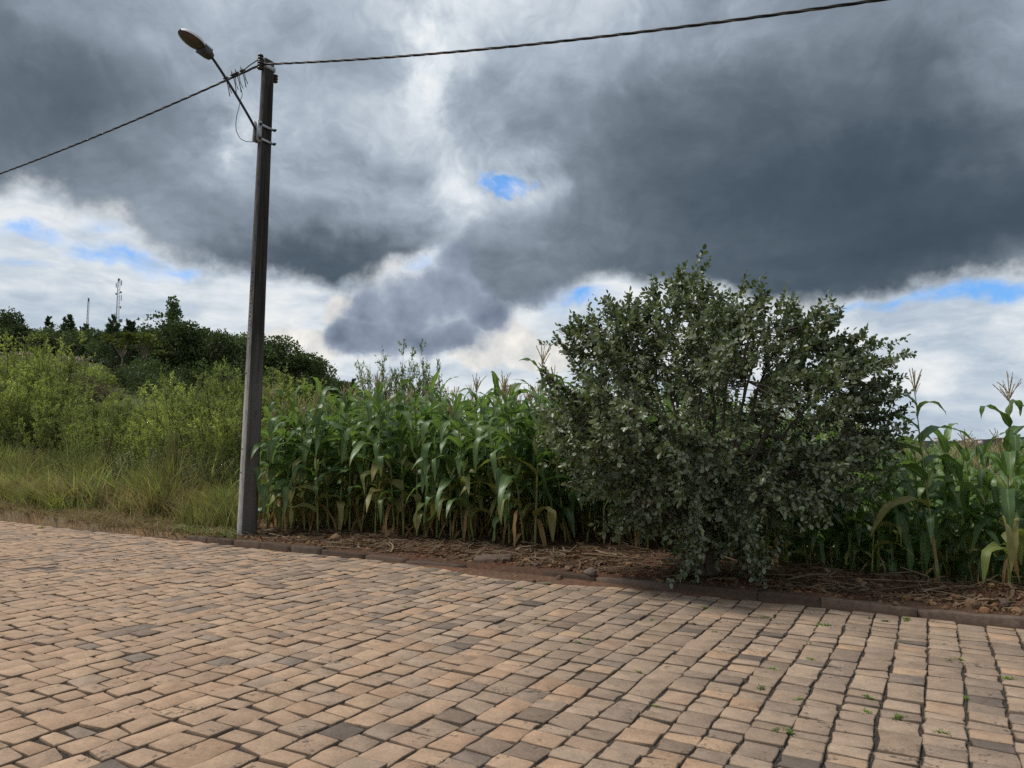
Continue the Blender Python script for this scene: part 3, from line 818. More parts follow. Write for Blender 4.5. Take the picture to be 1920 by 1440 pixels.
for k in range(len(zs) - 1):
    for q in range(n):
        F.append([k * n + q, k * n + (q + 1) % n, (k + 1) * n + (q + 1) % n, (k + 1) * n + q]); mi.append(1 if q in (0, 1, 15) else 0)
Fc = np.array([np.arange(n) + (len(zs) - 1) * n]); mi.append(0)
obj('shaft', make_mesh('pole_shaft', V, [np.array(F), Fc], None, False, mats=[M['concrete'], M['pale_lit_concrete']], mi=mi), pole)
# steel bands and the channel that carries the lamp arm
def pole_z_at(py):
    lo, hi = 0, PH
    for _ in range(40):
        m_ = (lo + hi) / 2
        if project(PB + pole_pt(0, 0, m_))[1] > py: lo = m_
        else: hi = m_
    return lo
z1, z2 = pole_z_at(266), pole_z_at(240)
for z in (z1, z2):
    a, b = pole_half(z); a += 0.008; b += 0.008
    mb = MB()
    for h0, h1 in ((z - 0.022, z + 0.022),):
        ro = [(-a, -b), (a, -b), (a, b), (-a, b)]; ri = [(x * 0.88, y * 0.93) for x, y in ro]
        V = np.array([pole_pt(x, y, h) for h in (h0, h1) for x, y in ro + ri])
        F = []
        for q in range(4):
            q2 = (q + 1) % 4
            F += [[q, q2, 8 + q2, 8 + q], [8 + q, 8 + q2, 12 + q2, 12 + q], [q, 4 + q, 4 + q2, q2]]
        mb.add(V, np.array(F))
    bd = obj('steel_band', mb.mesh('steel_band', M['galv']), pole)
    for sx, sy in ((1, 1), (1, -1), (-1, -1)):
        c0 = pole_pt(sx * (a + 0.0), sy * (b + 0.03), z); c1 = pole_pt(sx * (a + 0.055), sy * (b + 0.03), z)
        mb2 = MB(); mb2.add(*tube([pole_pt(sx * (a - 0.03), sy * (b + 0.03), z), c1], 0.012, 6))
        mb2.add(*tube([pole_pt(sx * (a - 0.01), sy * (b + 0.03), z), pole_pt(sx * (a + 0.022), sy * (b + 0.03), z)], 0.026, 6))
        obj('bolt', mb2.mesh('bolt', M['arm']), bd)
a, b = pole_half(z2)
mb = MB()
for s in (-1, 1):
    Vb, Fb = box(-0.006, 0.006, -0.05, 0.05, z1 - 0.06, z2 + 0.06); Vb = np.array([pole_pt(x + s * 0.05, y - b - 0.05, z) for x, y, z in Vb]); mb.add(Vb, Fb)
Vb, Fb = box(-0.05, 0.05, -0.005, 0.005, z1 - 0.06, z2 + 0.06); mb.add(np.array([pole_pt(x, y - b - 0.016, z) for x, y, z in Vb]), Fb)
obj('arm_channel', mb.mesh('arm_channel', M['galv']), pole)
# dark steps of the climbing holes near the foot
for py in (548, 700, 885, 842):
    z = pole_z_at(py); a, b = pole_half(z)
    obj('hole_plug', make_mesh('hole_plug', *tube([pole_pt(-0.02, -b - 0.004, z), pole_pt(-0.02, -b + 0.02, z)], 0.014, 8), M['arm']), pole)
# embossed casting marks down the narrow face
rm = random.Random(3)
for k in range(17):
    z = pole_z_at(505 + k * 8.2); a, b = pole_half(z); h_ = rm.uniform(0.012, 0.026); w_ = rm.uniform(0.012, 0.03)
    Vb, Fb = box(-w_ / 2, w_ / 2, -b - 0.004, -b + 0.01, z - h_ / 2, z + h_ / 2); obj('embossed_mark', make_mesh('embossed_mark', np.array([pole_pt(q[0] + rm.uniform(-0.006, 0.006), q[1], q[2]) for q in Vb]), Fb, M['arm']), pole)
# insulators near the top, on both sides
for (sx, py, dz) in ((-1, 118, 0), (1, 140, 0), (-1, 131, 0)):
    z = pole_z_at(py); a, b = pole_half(z)
    mb = MB(); mb.add(*tube([pole_pt(0, -sx * (-b) , z), pole_pt(0, -sx * (-b - 0.10), z + 0.02)], 0.012, 6))
    for k in range(3):
        c0 = pole_pt(0, sx * (b + 0.06), z - 0.075 + k * 0.05); c1 = c0 + np.array([0, 0, 0.012]); c2 = c0 + np.array([0, 0, 0.036]); c3 = c0 + np.array([0, 0, 0.05])
        mb.add(*tube([c0, c1, c2, c3], [0.026, 0.05, 0.05, 0.026], 10))
    obj('insulator', mb.mesh('insulator', M['porcelain'], True), pole)
z = pole_z_at(127); a, b = pole_half(z)
Vb, Fb = box(-a - 0.01, a + 0.012, -b - 0.012, b + 0.012, z - 0.05, z + 0.03); obj('top_clamp', make_mesh('top_clamp', np.array([pole_pt(*q) for q in Vb]), Fb, M['galv']), pole)

# ------------------------------------------------------------------ street lamp
N_u = np.array([CU[0], CU[1], 0.0])
zA = pole_z_at(254); aP, bP = pole_half(zA)
A = PB + pole_pt(0, -bP - 0.06, zA)
def ray_plane(px, py, P0, Nn):
    d = ray(px, py); o_ = np.array([0, 0, CAMH]); return o_ + d * (np.dot(P0 - o_, Nn) / np.dot(d, Nn))
arm_px = [(487, 250), (468, 219), (448, 187), (428, 156), (413, 130), (403, 115), (396, 107)]
arm = np.array([A] + [ray_plane(x, y, A, N_u) for x, y in arm_px[1:]])
tt = np.linspace(0, 1, len(arm)); t2 = np.linspace(0, 1, 22)
co = [np.polyfit(tt, arm[:, k], 3) for k in range(3)]
armS = np.stack([np.polyval(c_, t2) for c_ in co], 1)
lamp = empty('street_lamp', A, 0, 'street lamp head on a thin dark curved arm, reaching out from the concrete pole', 'street lamp')
obj('arm', make_mesh('lamp_arm', *tube(armS - A, 0.022, 8), M['arm'], True), lamp)
neck = armS[-1]; tipP = ray_plane(337, 57, A + N_u * 0.0, N_u)
ax = nrmz(tipP - neck); Lh = float(np.linalg.norm(tipP - neck))
side = nrmz(np.cross(ax, np.array([0, 0, 1.0]))); upv = np.cross(side, ax)
sg = 1.0 if side[0] > 0 else -1.0; ro_ = R(7)
side, upv = side * math.cos(ro_) - upv * sg * math.sin(ro_), upv * math.cos(ro_) + side * sg * math.sin(ro_)
def LP(s, w_, h): return neck - A + ax * (s * Lh) + side * w_ + upv * h
sec = [(0.0, 0.060, 0.045, 0.04), (0.10, 0.085, 0.075, 0.05), (0.36, 0.105, 0.085, 0.055)]
def ringbox(s, w_, ht, hb): return [LP(s, -w_, -hb), LP(s, w_, -hb), LP(s, w_, ht * 0.6), LP(s, w_ * 0.7, ht), LP(s, -w_ * 0.7, ht), LP(s, -w_, ht * 0.6)]
V = np.array([q for t_ in sec for q in ringbox(*t_)]); F = []
for k in range(2):
    for q in range(6): F.append([k * 6 + q, k * 6 + (q + 1) % 6, k * 6 + 6 + (q + 1) % 6, k * 6 + 6 + q])
hs = obj('gear_housing', make_mesh('gear_housing', V, [np.array(F), np.array([list(range(5, -1, -1)), list(range(12, 18))])], M['housing']), lamp)
mb = MB()
for k in range(5):
    s = 0.10 + k * 0.05; Vb = np.array([LP(s, -0.078, 0.06), LP(s + 0.018, -0.078, 0.06), LP(s + 0.018, 0.078, 0.06), LP(s, 0.078, 0.06), LP(s, -0.07, 0.098), LP(s + 0.018, -0.07, 0.098), LP(s + 0.018, 0.07, 0.098), LP(s, 0.07, 0.098)])
    mb.add(Vb, box(0, 1, 0, 1, 0, 1)[1])
obj('cooling_fin', mb.mesh('cooling_fin', M['housing']), hs)
# bowl: reflector shell on top, dirty glass below
ss = np.linspace(0.36, 1.0, 12); prof = 1.14 * np.array([0.105, 0.130, 0.146, 0.154, 0.157, 0.155, 0.149, 0.140, 0.127, 0.107, 0.078, 0.030])
def half(up, hmax, off):
    V = []; m_ = 11
    for s, w_ in zip(ss, prof):
        for k in range(m_):
            a_ = math.pi * k / (m_ - 1); V.append(LP(s, -math.cos(a_) * w_, off + up * math.sin(a_) * hmax * (w_ / 0.162) ** 0.8))
    F = []
    for i in range(len(ss) - 1):
        for k in range(m_ - 1):
            f = [i * m_ + k, i * m_ + k + 1, (i + 1) * m_ + k + 1, (i + 1) * m_ + k]; F.append(f if up > 0 else f[::-1])
    return np.array(V), np.array(F)
obj('reflector_shell', make_mesh('reflector_shell', *half(1, 0.110, 0.0), M['alu'], True), lamp)
gl = obj('glass_bowl', make_mesh('glass_bowl', *half(-1, 0.030, -0.004), M['diffuser'], True), lamp)
rim = np.array([LP(s, -w_, -0.002) for s, w_ in zip(ss, prof)] + [LP(s, w_, -0.002) for s, w_ in list(zip(ss, prof))[::-1]])
obj('rim', make_mesh('lamp_rim', *tube(rim, 0.008, 6), M['housing'], True), gl)
# thin feed wire hanging from the cable to the pole
wpx = [(452, 167), (455, 178), (450, 190), (448, 203), (444, 216), (442, 232), (443, 246), (450, 260), (462, 266), (481, 266)]
wp = np.array([ray_plane(x, y, A, N_u) for x, y in wpx])
tt = np.linspace(0, 1, len(wp)); t3 = np.linspace(0, 1, 60)
ws = np.stack([np.interp(t3, tt, wp[:, k]) for k in range(3)], 1)
for _ in range(6): ws[1:-1] = (ws[:-2] + 2 * ws[1:-1] + ws[2:]) / 4
o = obj('feed_wire', make_mesh('feed_wire', *tube(ws, 0.006, 5), M['rubber'], True)); tag(o, 'thin black wire hanging in a loop between cable and lamp bracket', 'wire')

# ------------------------------------------------------------------ twisted power cable
zt = pole_z_at(127); Tp = PB + pole_pt(0, -pole_half(zt)[1] - 0.03, zt)
N_v = np.array([CV[0], CV[1], 0.0])
def fit_side(pts):
    q = np.array([ray_plane(x, y, Tp, N_v) - Tp for x, y in pts]); uu_ = q @ N_u; zz_ = q[:, 2]
    A_ = np.stack([uu_, uu_ ** 2], 1); return np.linalg.lstsq(A_, zz_, rcond=None)[0]
cl = fit_side([(0, 326), (100, 288), (200, 246), (300, 205), (400, 163), (455, 142)])
cr = fit_side([(600, 118), (800, 101), (1000, 82), (1200, 60), (1400, 34), (1650, 0)])
us = np.concatenate([np.arange(-34, 0, 0.05), np.arange(0, 16, 0.05)])
zc = np.where(us < 0, cl[0] * us + cl[1] * us ** 2, cr[0] * us + cr[1] * us ** 2)
path = Tp + us[:, None] * N_u + zc[:, None] * np.array([0, 0, 1.0])
cable = empty('power_cable', Tp, 0, 'dark twisted power cable strung past the pole top across the sky', 'cable')
for k in range(3):
    ph = us * 2 * math.pi / 0.85 + k * 2.094
    off = 0.0105 * (np.cos(ph)[:, None] * N_v + np.sin(ph)[:, None] * np.array([0, 0, 1.0]))
    obj('strand', make_mesh('cable_strand', *tube(path + off - Tp, 0.0105, 5), M['rubber'] if k else M['bare_wire'], True), cable)
# tap connectors with their cut wire ends
def cab(u): return np.array([np.interp(u, us, path[:, k]) for k in range(3)])
ups = np.array([0, 0, 1.0])
def u_at_px(px):
    i = np.argmin([abs(project(q)[0] - px) if us[j] < 0 else 9e9 for j, q in enumerate(path)]); return us[i]
for px, l_, tilt in ((424, 0.34, -0.30), (437, 0.33, -0.25), (446, 0.35, -0.32), (455, 0.30, -0.30)):
    c = cab(u_at_px(px)) - Tp; mb = MB()
    mb.add(*tube([c + np.array([-0.06, 0, 0.03]), c + np.array([0.0, 0, 0.045]), c + np.array([0.07, 0, 0.02])], [0.012, 0.036, 0.014], 7))
    mb.add(*tube([c + np.array([-0.02, 0, 0.03]), c + np.array([-0.05, 0, 0.13])], [0.02, 0.004], 6))
    e = c + N_u * (-tilt * l_ * 1.1) - ups * l_
    mb.add(*tube([c, (c + e) / 2 + N_u * 0.01, e], 0.0085, 5))
    e2 = e + N_u * 0.05 + ups * 0.05
    mb.add(*tube([c + N_u * 0.05, (c + e2) / 2, e2], 0.007, 5))
    obj('tap_connector', mb.mesh('tap_connector', M['rubber'], True), cable)
c0 = cab(-0.62) - Tp; c1 = PB + pole_pt(0, -pole_half(zt)[1] - 0.08, pole_z_at(119)) - Tp
obj('tie_wire', make_mesh('tie_wire', *tube([c0, (c0 + c1) / 2 + ups * 0.02, c1], 0.010, 5), M['rubber'], True), cable)

# ------------------------------------------------------------------ pineapple guava bush
bb = on_z(1330, 1078, 0.10); BB = np.array([bb[0], bb[1], gzs(bb[0], bb[1]) - 0.02])
bush = empty('guava_bush', BB, 0, 'big rounded bush with small grey-green leaves at the edge of the cornfield', 'bush')
r = np.random.default_rng(33)
by = BB[1]
def bl(px, py, dy, rx, rz, ry):      # a lobe of the crown given by where it stands
    q = at(px, py, by + dy) - BB; s = (by + dy) / FPX; return np.array([q[0], q[1], q[2], rx * s, ry, rz * s])
lobes = [bl(1330, 790, 0.0, 235, 190, 1.35), bl(1215, 790, -0.2, 165, 145, 1.0), bl(1470, 780, 0.1, 175, 150, 1.0), bl(1280, 640, 0.2, 140, 110, 0.8), bl(1180, 690, 0.1, 120, 95, 0.7),
         bl(1420, 660, 0.2, 130, 95, 0.8), bl(1525, 725, 0.1, 100, 100, 0.7), bl(1125, 825, -0.1, 80, 95, 0.6), bl(1250, 910, -0.3, 150, 80, 0.7), bl(1430, 915, -0.25, 150, 80, 0.7), bl(1535, 850, 0, 75, 85, 0.6), bl(1335, 960, -0.3, 110, 75, 0.5), bl(1335, 1005, -0.2, 85, 50, 0.4)]
# long shoots that break the outline: base and tip in the picture, depth offset
shoots = [(1240, 640, 1225, 515, 0.1), (1270, 620, 1275, 492, 0.0), (1300, 620, 1330, 520, 0.2), (1190, 660, 1140, 540, 0.1), (1150, 690, 1110, 575, 0), (1110, 720, 1040, 620, -0.1), (1090, 750, 1014, 680, 0),
          (1180, 640, 1195, 550, 0), (1370, 630, 1435, 535, 0.1), (1340, 640, 1390, 560, 0), (1450, 640, 1490, 555, 0.2), (1500, 670, 1560, 590, 0.1), (1530, 700, 1650, 625, 0.1), (1560, 720, 1712, 645, 0),
          (1570, 760, 1690, 690, 0.1), (1580, 790, 1695, 768, 0), (1560, 820, 1660, 812, 0.1), (1560, 690, 1668, 668, -0.1), (1545, 650, 1620, 615, 0.2), (1565, 770, 1700, 735, -0.2), (1520, 640, 1570, 575, 0.0), (1540, 680, 1610, 650, 0.0), (1100, 790, 1040, 745, 0), (1300, 600, 1290, 520, -0.1), (1405, 620, 1420, 545, 0.1),
          (1080, 830, 1035, 800, -0.1), (1590, 730, 1665, 720, 0.2), (1130, 650, 1075, 600, 0.1), (1210, 620, 1215, 560, -0.2), (1470, 650, 1535, 570, -0.1), (1350, 620, 1355, 550, 0.3), (1380, 980, 1392, 1040, -0.3), (1300, 980, 1290, 1030, -0.3)]
SB, SD, SL = [], [], []        # sprays: base, direction, length
def spray(b, d, l): SB.append(b); SD.append(d); SL.append(l)
cen = np.mean([l_[:3] for l_ in lobes[:3]], 0)
wts = np.array([l_[3] * l_[4] * l_[5] for l_ in lobes]) ** 0.8; wts /= wts.sum()
holes = [at(px, py, by + d) - BB for px, py, d in ((1305, 775, -0.3), (1460, 690, 0), (1515, 770, 0), (1170, 725, 0), (1390, 700, 0.2), (1560, 800, 0), (1250, 690, 0), (1480, 800, 0), (1350, 760, 0.2))]
clus = []
while len(clus) < 430:
    l_ = lobes[r.choice(len(lobes), p=wts)]
    d = rand_unit(1, r)[0]; rad = r.uniform(0.25, 1.0) ** 0.38
    p = l_[:3] + d * l_[3:] * rad
    hd = math.hypot(p[0], p[1] * 1.3)
    if p[2] < 0.24 or p[2] < min(1.05, 0.22 + 0.66 * max(0.0, hd - 0.28)): continue
    if any((p[0] - hh[0]) ** 2 + (p[2] - hh[2]) ** 2 < r.uniform(0.05, 0.24) ** 2 for hh in holes): continue
    clus.append(p)
for p in clus:
    out = nrmz((p - cen) * np.array([1, 1, 0.9])); main = nrmz(out * 0.9 + np.array([0, 0, 0.45 + 0.3 * out[2]]) + r.normal(0, 0.30, 3))
    L0 = r.uniform(0.30, 0.62); st0 = p - main * L0 * 0.5
    for q in range(int(r.integers(6, 10))):
        t = r.uniform(0, 1); dd = nrmz(main + r.normal(0, 0.55, 3)); spray(st0 + main * L0 * t, dd, r.uniform(0.16, 0.36))
twigs = MB()
for (x0, y0, x1, y1, dy) in shoots:
    y1 += 14 if y1 < 700 else 0
    a_ = at(x0, y0, by + dy * 0.5) - BB; b_ = at(x1, y1, by + dy) - BB
    n_ = 7; L_ = np.linalg.norm(b_ - a_)
    mid = (a_ + b_) / 2 + r.normal(0, 0.05, 3)
    P = np.array([(1 - t) ** 2 * a_ + 2 * t * (1 - t) * mid + t * t * b_ for t in np.linspace(0, 1, n_)])
    twigs.add(*tube(P, np.linspace(0.010, 0.003, n_), 4, False))
    for k in range(2, n_):
        main = nrmz(P[k] - P[k - 1])
        spray(P[k - 1], nrmz(main + r.normal(0, 0.12, 3)), L_ / (n_ - 1) * 1.3)
        for _ in range(2 if k < n_ - 1 else 1):
            spray(P[k - 1], nrmz(main * 0.7 + r.normal(0, 0.55, 3) + np.array([0, 0, 0.2])), r.uniform(0.12, 0.26))
SB = np.array(SB); SD = np.array(SD); SL = np.array(SL)
# leaves in opposite pairs along each spray
LPs, LD, LN = [], [], []
npair = 7
for k in range(npair):
    t = (k + 0.6) / npair
    c = SB + SD * (SL * t)[:, None] + np.array([0, 0, -0.04]) * (t ** 2)
    e = nrmz(np.cross(SD, r.normal(size=SD.shape) * 0.35 + (np.array([1.0, 0, 0.3]) if k % 2 else np.array([0, 1.0, 0.3]))))
    for s in (-1, 1):
        dd = nrmz(e * s * 1.0 + SD * 0.75 + r.normal(0, 0.25, SD.shape))
        keep = r.random(len(c)) < 0.93
        LPs.append(c[keep]); LD.append(dd[keep]); LN.append(nrmz(SD[keep] * 0.4 + np.array([0, 0, 0.9]) + r.normal(0, 0.55, dd[keep].shape)))
LPs.append(SB + SD * SL[:, None]); LD.append(SD); LN.append(r.normal(size=SD.shape))
LPs = np.concatenate(LPs); LD = np.concatenate(LD); LN = np.concatenate(LN)
sz = r.uniform(0.040, 0.078, len(LPs))
V, F = leaf_cards(LPs, LD, LN, sz, sz * r.uniform(0.55, 0.72, len(sz)), 0.16)
obj('foliage', make_mesh('guava_foliage', V, F, M['guava_leaf']), bush)
# trunk, limbs and the finer branches that carry the sprays
mb = MB()
fork = np.array([0.0, 0, 0.30])
mb.add(*tube([[0.02, 0, -0.1], [0.0, 0.02, 0.1], fork + [0.01, 0, 0], fork + [0, 0, 0.2]], [0.085, 0.065, 0.055, 0.04], 8))
mb.add(*tube([[0.05, 0.03, -0.1], [0.09, 0.05, 0.15], [0.2, 0.1, 0.5]], [0.05, 0.04, 0.03], 7)); mb.add(*tube([[-0.04, -0.02, -0.1], [-0.10, 0.0, 0.15], [-0.22, 0.05, 0.5]], [0.045, 0.038, 0.03], 7))
obj('trunk', mb.mesh('guava_trunk', M['bark'], True), bush)
mb = MB(); nodes = []
for l_ in lobes:
    for q in range(3):
        e = l_[:3] + rand_unit(1, r)[0] * l_[3:] * 0.55
        m1 = fork + (e - fork) * 0.4 + np.array([0, 0, 0.15]) + r.normal(0, 0.08, 3)
        P = np.array([(1 - t) ** 2 * fork + 2 * t * (1 - t) * m1 + t * t * e for t in np.linspace(0, 1, 9)]); P[1:-1] += r.normal(0, 0.02, (7, 3))
        mb.add(*tube(P, np.linspace(0.032, 0.010, 9), 6, False)); nodes.append(P[3:])
nodes = np.concatenate(nodes)
obj('limbs', mb.mesh('guava_limbs', M['bark'], True), bush)
for i in r.choice(len(SB), 1000, replace=False):
    k = np.argmin(np.linalg.norm(nodes - SB[i], axis=1)); a_ = nodes[k]; m1 = (a_ + SB[i]) / 2 + r.normal(0, 0.04, 3)
    twigs.add(*tube([a_, m1, SB[i], SB[i] + SD[i] * SL[i]], [0.009, 0.006, 0.0045, 0.002], 3, False))
obj('twigs', twigs.mesh('guava_twigs', M['bark']), bush)

# ------------------------------------------------------------------ corn
def corn_leaf(L, Wd, a0, a1, pw, r, kink=None, twist=0.0, segs=12):
    s = np.linspace(0, 1, segs + 1)
    ang = a0 + (a1 - a0) * s ** pw
    if kink is not None: ang = ang + kink[1] * sst((s - kink[0]) / 0.10)
    ang = np.minimum(ang, R(178))
    ds = L / segs
    x = np.concatenate([[0], np.cumsum(np.sin(ang[:-1]) * ds)]); z = np.concatenate([[0], np.cumsum(np.cos(ang[:-1]) * ds)])
    w_ = Wd * np.clip((s / 0.10 + 0.28), 0, 1) * np.clip(1 - s ** 2.6, 0.0, 1) ** 0.9 + 0.002
    fold = 0.42 - 0.30 * s
    nx, nz = -np.cos(ang), np.sin(ang)          # leaf normal (upper side)
    tw = twist * s + 0.25 * np.sin(s * 5 + r.uniform(0, 6))
    ph = r.uniform(0, 6); wv = 0.16 * Wd * np.sin(s * r.uniform(14, 20) + ph) * np.sin(s * math.pi); wv2 = 0.16 * Wd * np.sin(s * r.uniform(14, 20) + ph + 2) * np.sin(s * math.pi)
    yy = 0.06 * L * np.sin(s * 2.2 + r.uniform(-1, 1)) * s
    V = []; U = []
    for k in range(segs + 1):
        c = np.array([x[k], yy[k], z[k]]); nv = np.array([nx[k], 0, nz[k]]); sd = np.array([0, 1.0, 0])
        sd2 = sd * math.cos(tw[k]) + nv * math.sin(tw[k]); nv2 = nv * math.cos(tw[k]) - sd * math.sin(tw[k])
        h = w_[k] / 2
        V += [c - sd2 * h + nv2 * (h * fold[k] + wv[k]), c, c + sd2 * h + nv2 * (h * fold[k] + wv2[k])]
        U += [(0, s[k]), (0.5, s[k]), (1, s[k])]
    F = []
    for k in range(segs):
        b_ = 3 * k; F += [[b_, b_ + 1, b_ + 4, b_ + 3], [b_ + 1, b_ + 2, b_ + 5, b_ + 4]]
    return np.array(V), np.array(F)[:, ::-1], np.array(U)

def rotz(V, a):
    c_, s_ = math.cos(a), math.sin(a); return np.column_stack([V[:, 0] * c_ - V[:, 1] * s_, V[:, 0] * s_ + V[:, 1] * c_, V[:, 2]])

class CornProto: pass
def corn_proto(seed, ears=1):
    r = np.random.default_rng(seed); P = CornProto()
    H = r.uniform(1.98, 2.2); P.H = H
    zz_ = np.linspace(0, H, 14); bx = 0.03 * np.sin(zz_ * 1.2 + r.uniform(0, 6)); byy = 0.03 * np.sin(zz_ * 1.1 + r.uniform(0, 6))
    bx -= bx[0]; byy -= byy[0]
    path = np.column_stack([bx, byy, zz_]); path[0, 2] = -0.05
    mb = MB(); rad = np.interp(zz_, [0, 0.4, 1.2, H], [0.017, 0.016, 0.012, 0.005])
    fine = np.linspace(0, 1, 40); pf = np.column_stack([np.interp(fine, np.linspace(0, 1, 14), path[:, k]) for k in range(3)])
    rf = np.interp(fine, np.linspace(0, 1, 14), rad) * (1 + 0.22 * (np.arange(40) % 4 == 0))
    mb.add(*tube(pf, rf, 6)); P.stalk = mb.mesh('corn_stalk', M['corn_stalk'], True)
    P.leaves = []; P.dry = []
    phi0 = r.uniform(0, 6.28); nl = 13
    mass = MB(); massd = MB()
    for k in range(nl):
        t = k / (nl - 1); z = 0.14 + (H - 0.26) * t ** 0.92
        phi = phi0 + (k % 2) * math.pi + r.normal(0, 0.38)
        L = (0.52 + 0.50 * math.sin(math.pi * min(1, (t * 0.86 + 0.12)))) * r.uniform(0.88, 1.1); Wd = (0.086 + 0.056 * math.sin(math.pi * (t * 0.8 + 0.15))) * r.uniform(0.9, 1.12)
        base = np.array([np.interp(z, zz_, bx), np.interp(z, zz_, byy), z])
        if k < 3:
            V, F, U = corn_leaf(L * r.uniform(0.65, 0.9), Wd * r.uniform(0.25, 0.5), R(r.uniform(85, 150)), R(r.uniform(170, 178)), 0.40, r, None, r.uniform(-2, 2), 9)
            V = rotz(V, phi) + base; P.dry.append(make_mesh('dry_corn_leaf', V, F, M['corn_dry'], True)); massd.add(V, F)
            if k < 1: continue
        if t > 0.85: a0, a1, pw = R(r.uniform(14, 26)), R(r.uniform(85, 160)), r.uniform(1.0, 1.8); L *= 0.85
        else: a0, a1, pw = R(r.uniform(26, 46)), R(r.uniform(145, 178)), r.uniform(0.62, 1.15)
        kink = (r.uniform(0.3, 0.6), R(r.uniform(30, 80))) if r.random() < 0.6 else None
        V, F, U = corn_leaf(L, Wd, a0, a1, pw, r, kink, r.uniform(-0.8, 0.8))
        V = rotz(V, phi) + base
        P.leaves.append(make_mesh('corn_leaf', V, F, M['corn_yellow'] if (k < 5 and r.random() < 0.4) else M['corn_leaf'], True, uv=U)); mass.add(V, F, uv=U)
    P.mass = mass.mesh('corn_foliage', M['corn_leaf_mass'], True, uv=True); P.mass_raw = (np.concatenate(mass.V), np.concatenate(mass.F[4]), np.concatenate(mass.U))
    P.dry_mass = massd.mesh('dry_corn_leaves', M['corn_dry'], True)
    mb = MB(); tb = np.array([bx[-1], byy[-1], H - 0.03])
    nb = int(r.integers(9, 14))
    for k in range(nb + 1):
        if k == nb: e = tb + np.array([r.normal(0, 0.02), r.normal(0, 0.02), r.uniform(0.36, 0.44)]); st = tb
        else:
            a_ = r.uniform(0, 6.28); sp = r.uniform(0.18, 0.65); l_ = r.uniform(0.18, 0.27); st = tb + np.array([0, 0, r.uniform(0.05, 0.17)])
            e = st + l_ * np.array([math.cos(a_) * sp, math.sin(a_) * sp, math.sqrt(max(0.2, 1 - sp * sp))])
        n_ = 11; m1 = (st + e) / 2 + np.array([0, 0, 0.02]); q = np.linspace(0, 1, n_)[:, None]
        Pp = (1 - q) ** 2 * st + 2 * q * (1 - q) * m1 + q * q * e
        rr = np.where(np.arange(n_) % 2 == 0, 0.0035, 0.0062); rr[0] = 0.003; rr[-1] = 0.002
        mb.add(*tube(Pp, rr, 4, False))
    P.tassel = mb.mesh('corn_tassel', M['tassel']); P.tas_raw = (np.concatenate(mb.V), np.concatenate(mb.F[4]))
    P.ears = []
    for k in range(ears):
        z = H * r.uniform(0.42, 0.55); a_ = r.uniform(0, 6.28); base = np.array([np.interp(z, zz_, bx), np.interp(z, zz_, byy), z])
        d = nrmz(np.array([math.cos(a_) * 0.42, math.sin(a_) * 0.42, 1.0])); l_ = r.uniform(0.22, 0.28); q = np.linspace(0, 1, 9)[:, None]
        me = make_mesh('corn_ear', *tube(base + d * l_ * q, 0.031 * np.array([0.35, 0.72, 0.95, 1.0, 1.0, 0.92, 0.75, 0.5, 0.25]), 8), M['husk'], True)
        mb = MB(); tip = base + d * l_ * 0.94
        for _ in range(14):
            e = tip + d * r.uniform(0.02, 0.05) + r.normal(0, 0.022, 3) - np.array([0, 0, 0.02]); mb.add(*tube([tip, (tip + e) / 2 + d * 0.02, e], 0.0022, 3, False))
        P.ears.append((me, mb.mesh('corn_silk', M['silk'])))
    return P
protos = [corn_proto(100 + i, 1 if i % 3 else 2) for i in range(9)]

def corn_height(u, v):
    return 1.06 if u < -3.2 else 0.90
spots = []
rc = random.Random(4)
def rowspan(v):
    """u range of a corn row that the picture can see, with a margin"""
    out = []
    for px in (500 if v < 9.7 else 560 + min(90, (v - 9.7) * 60), 1990):
        c = (px - CX) / FPX; Y = v / (CV[1] + CV[0] * c); out.append(CU[0] * c * Y + CU[1] * Y)
    return out
row = 0; v = 9.02
while v < 46:
    u0, u1 = rowspan(v); u = u0 + rc.uniform(0, 0.25)
    while u < u1:
        vv = v + rc.gauss(0, 0.05); x, y, _ = W(u, vv)
        right = u > -3.4
        px, py, dep = project((x, y, 1.6))
        ok = True
        if row == 0 and px > 620: ok = False                       # the first row only runs near the pole
        if row == 1 and px > 1010 : ok = rc.random() < 0.0
        if v > 15.5 and px < 1120: ok = False
        if 1130 < px < 1500 and row > 4 and rc.random() < 0.65: ok = False                       # hidden behind the first rows
        if ok: spots.append((u, vv, x, y, row, px, dep))
        u += rc.uniform(0.19, 0.33) if row else rc.uniform(0.24, 0.42)
    row += 1; v += 0.72 if row > 1 else 0.45
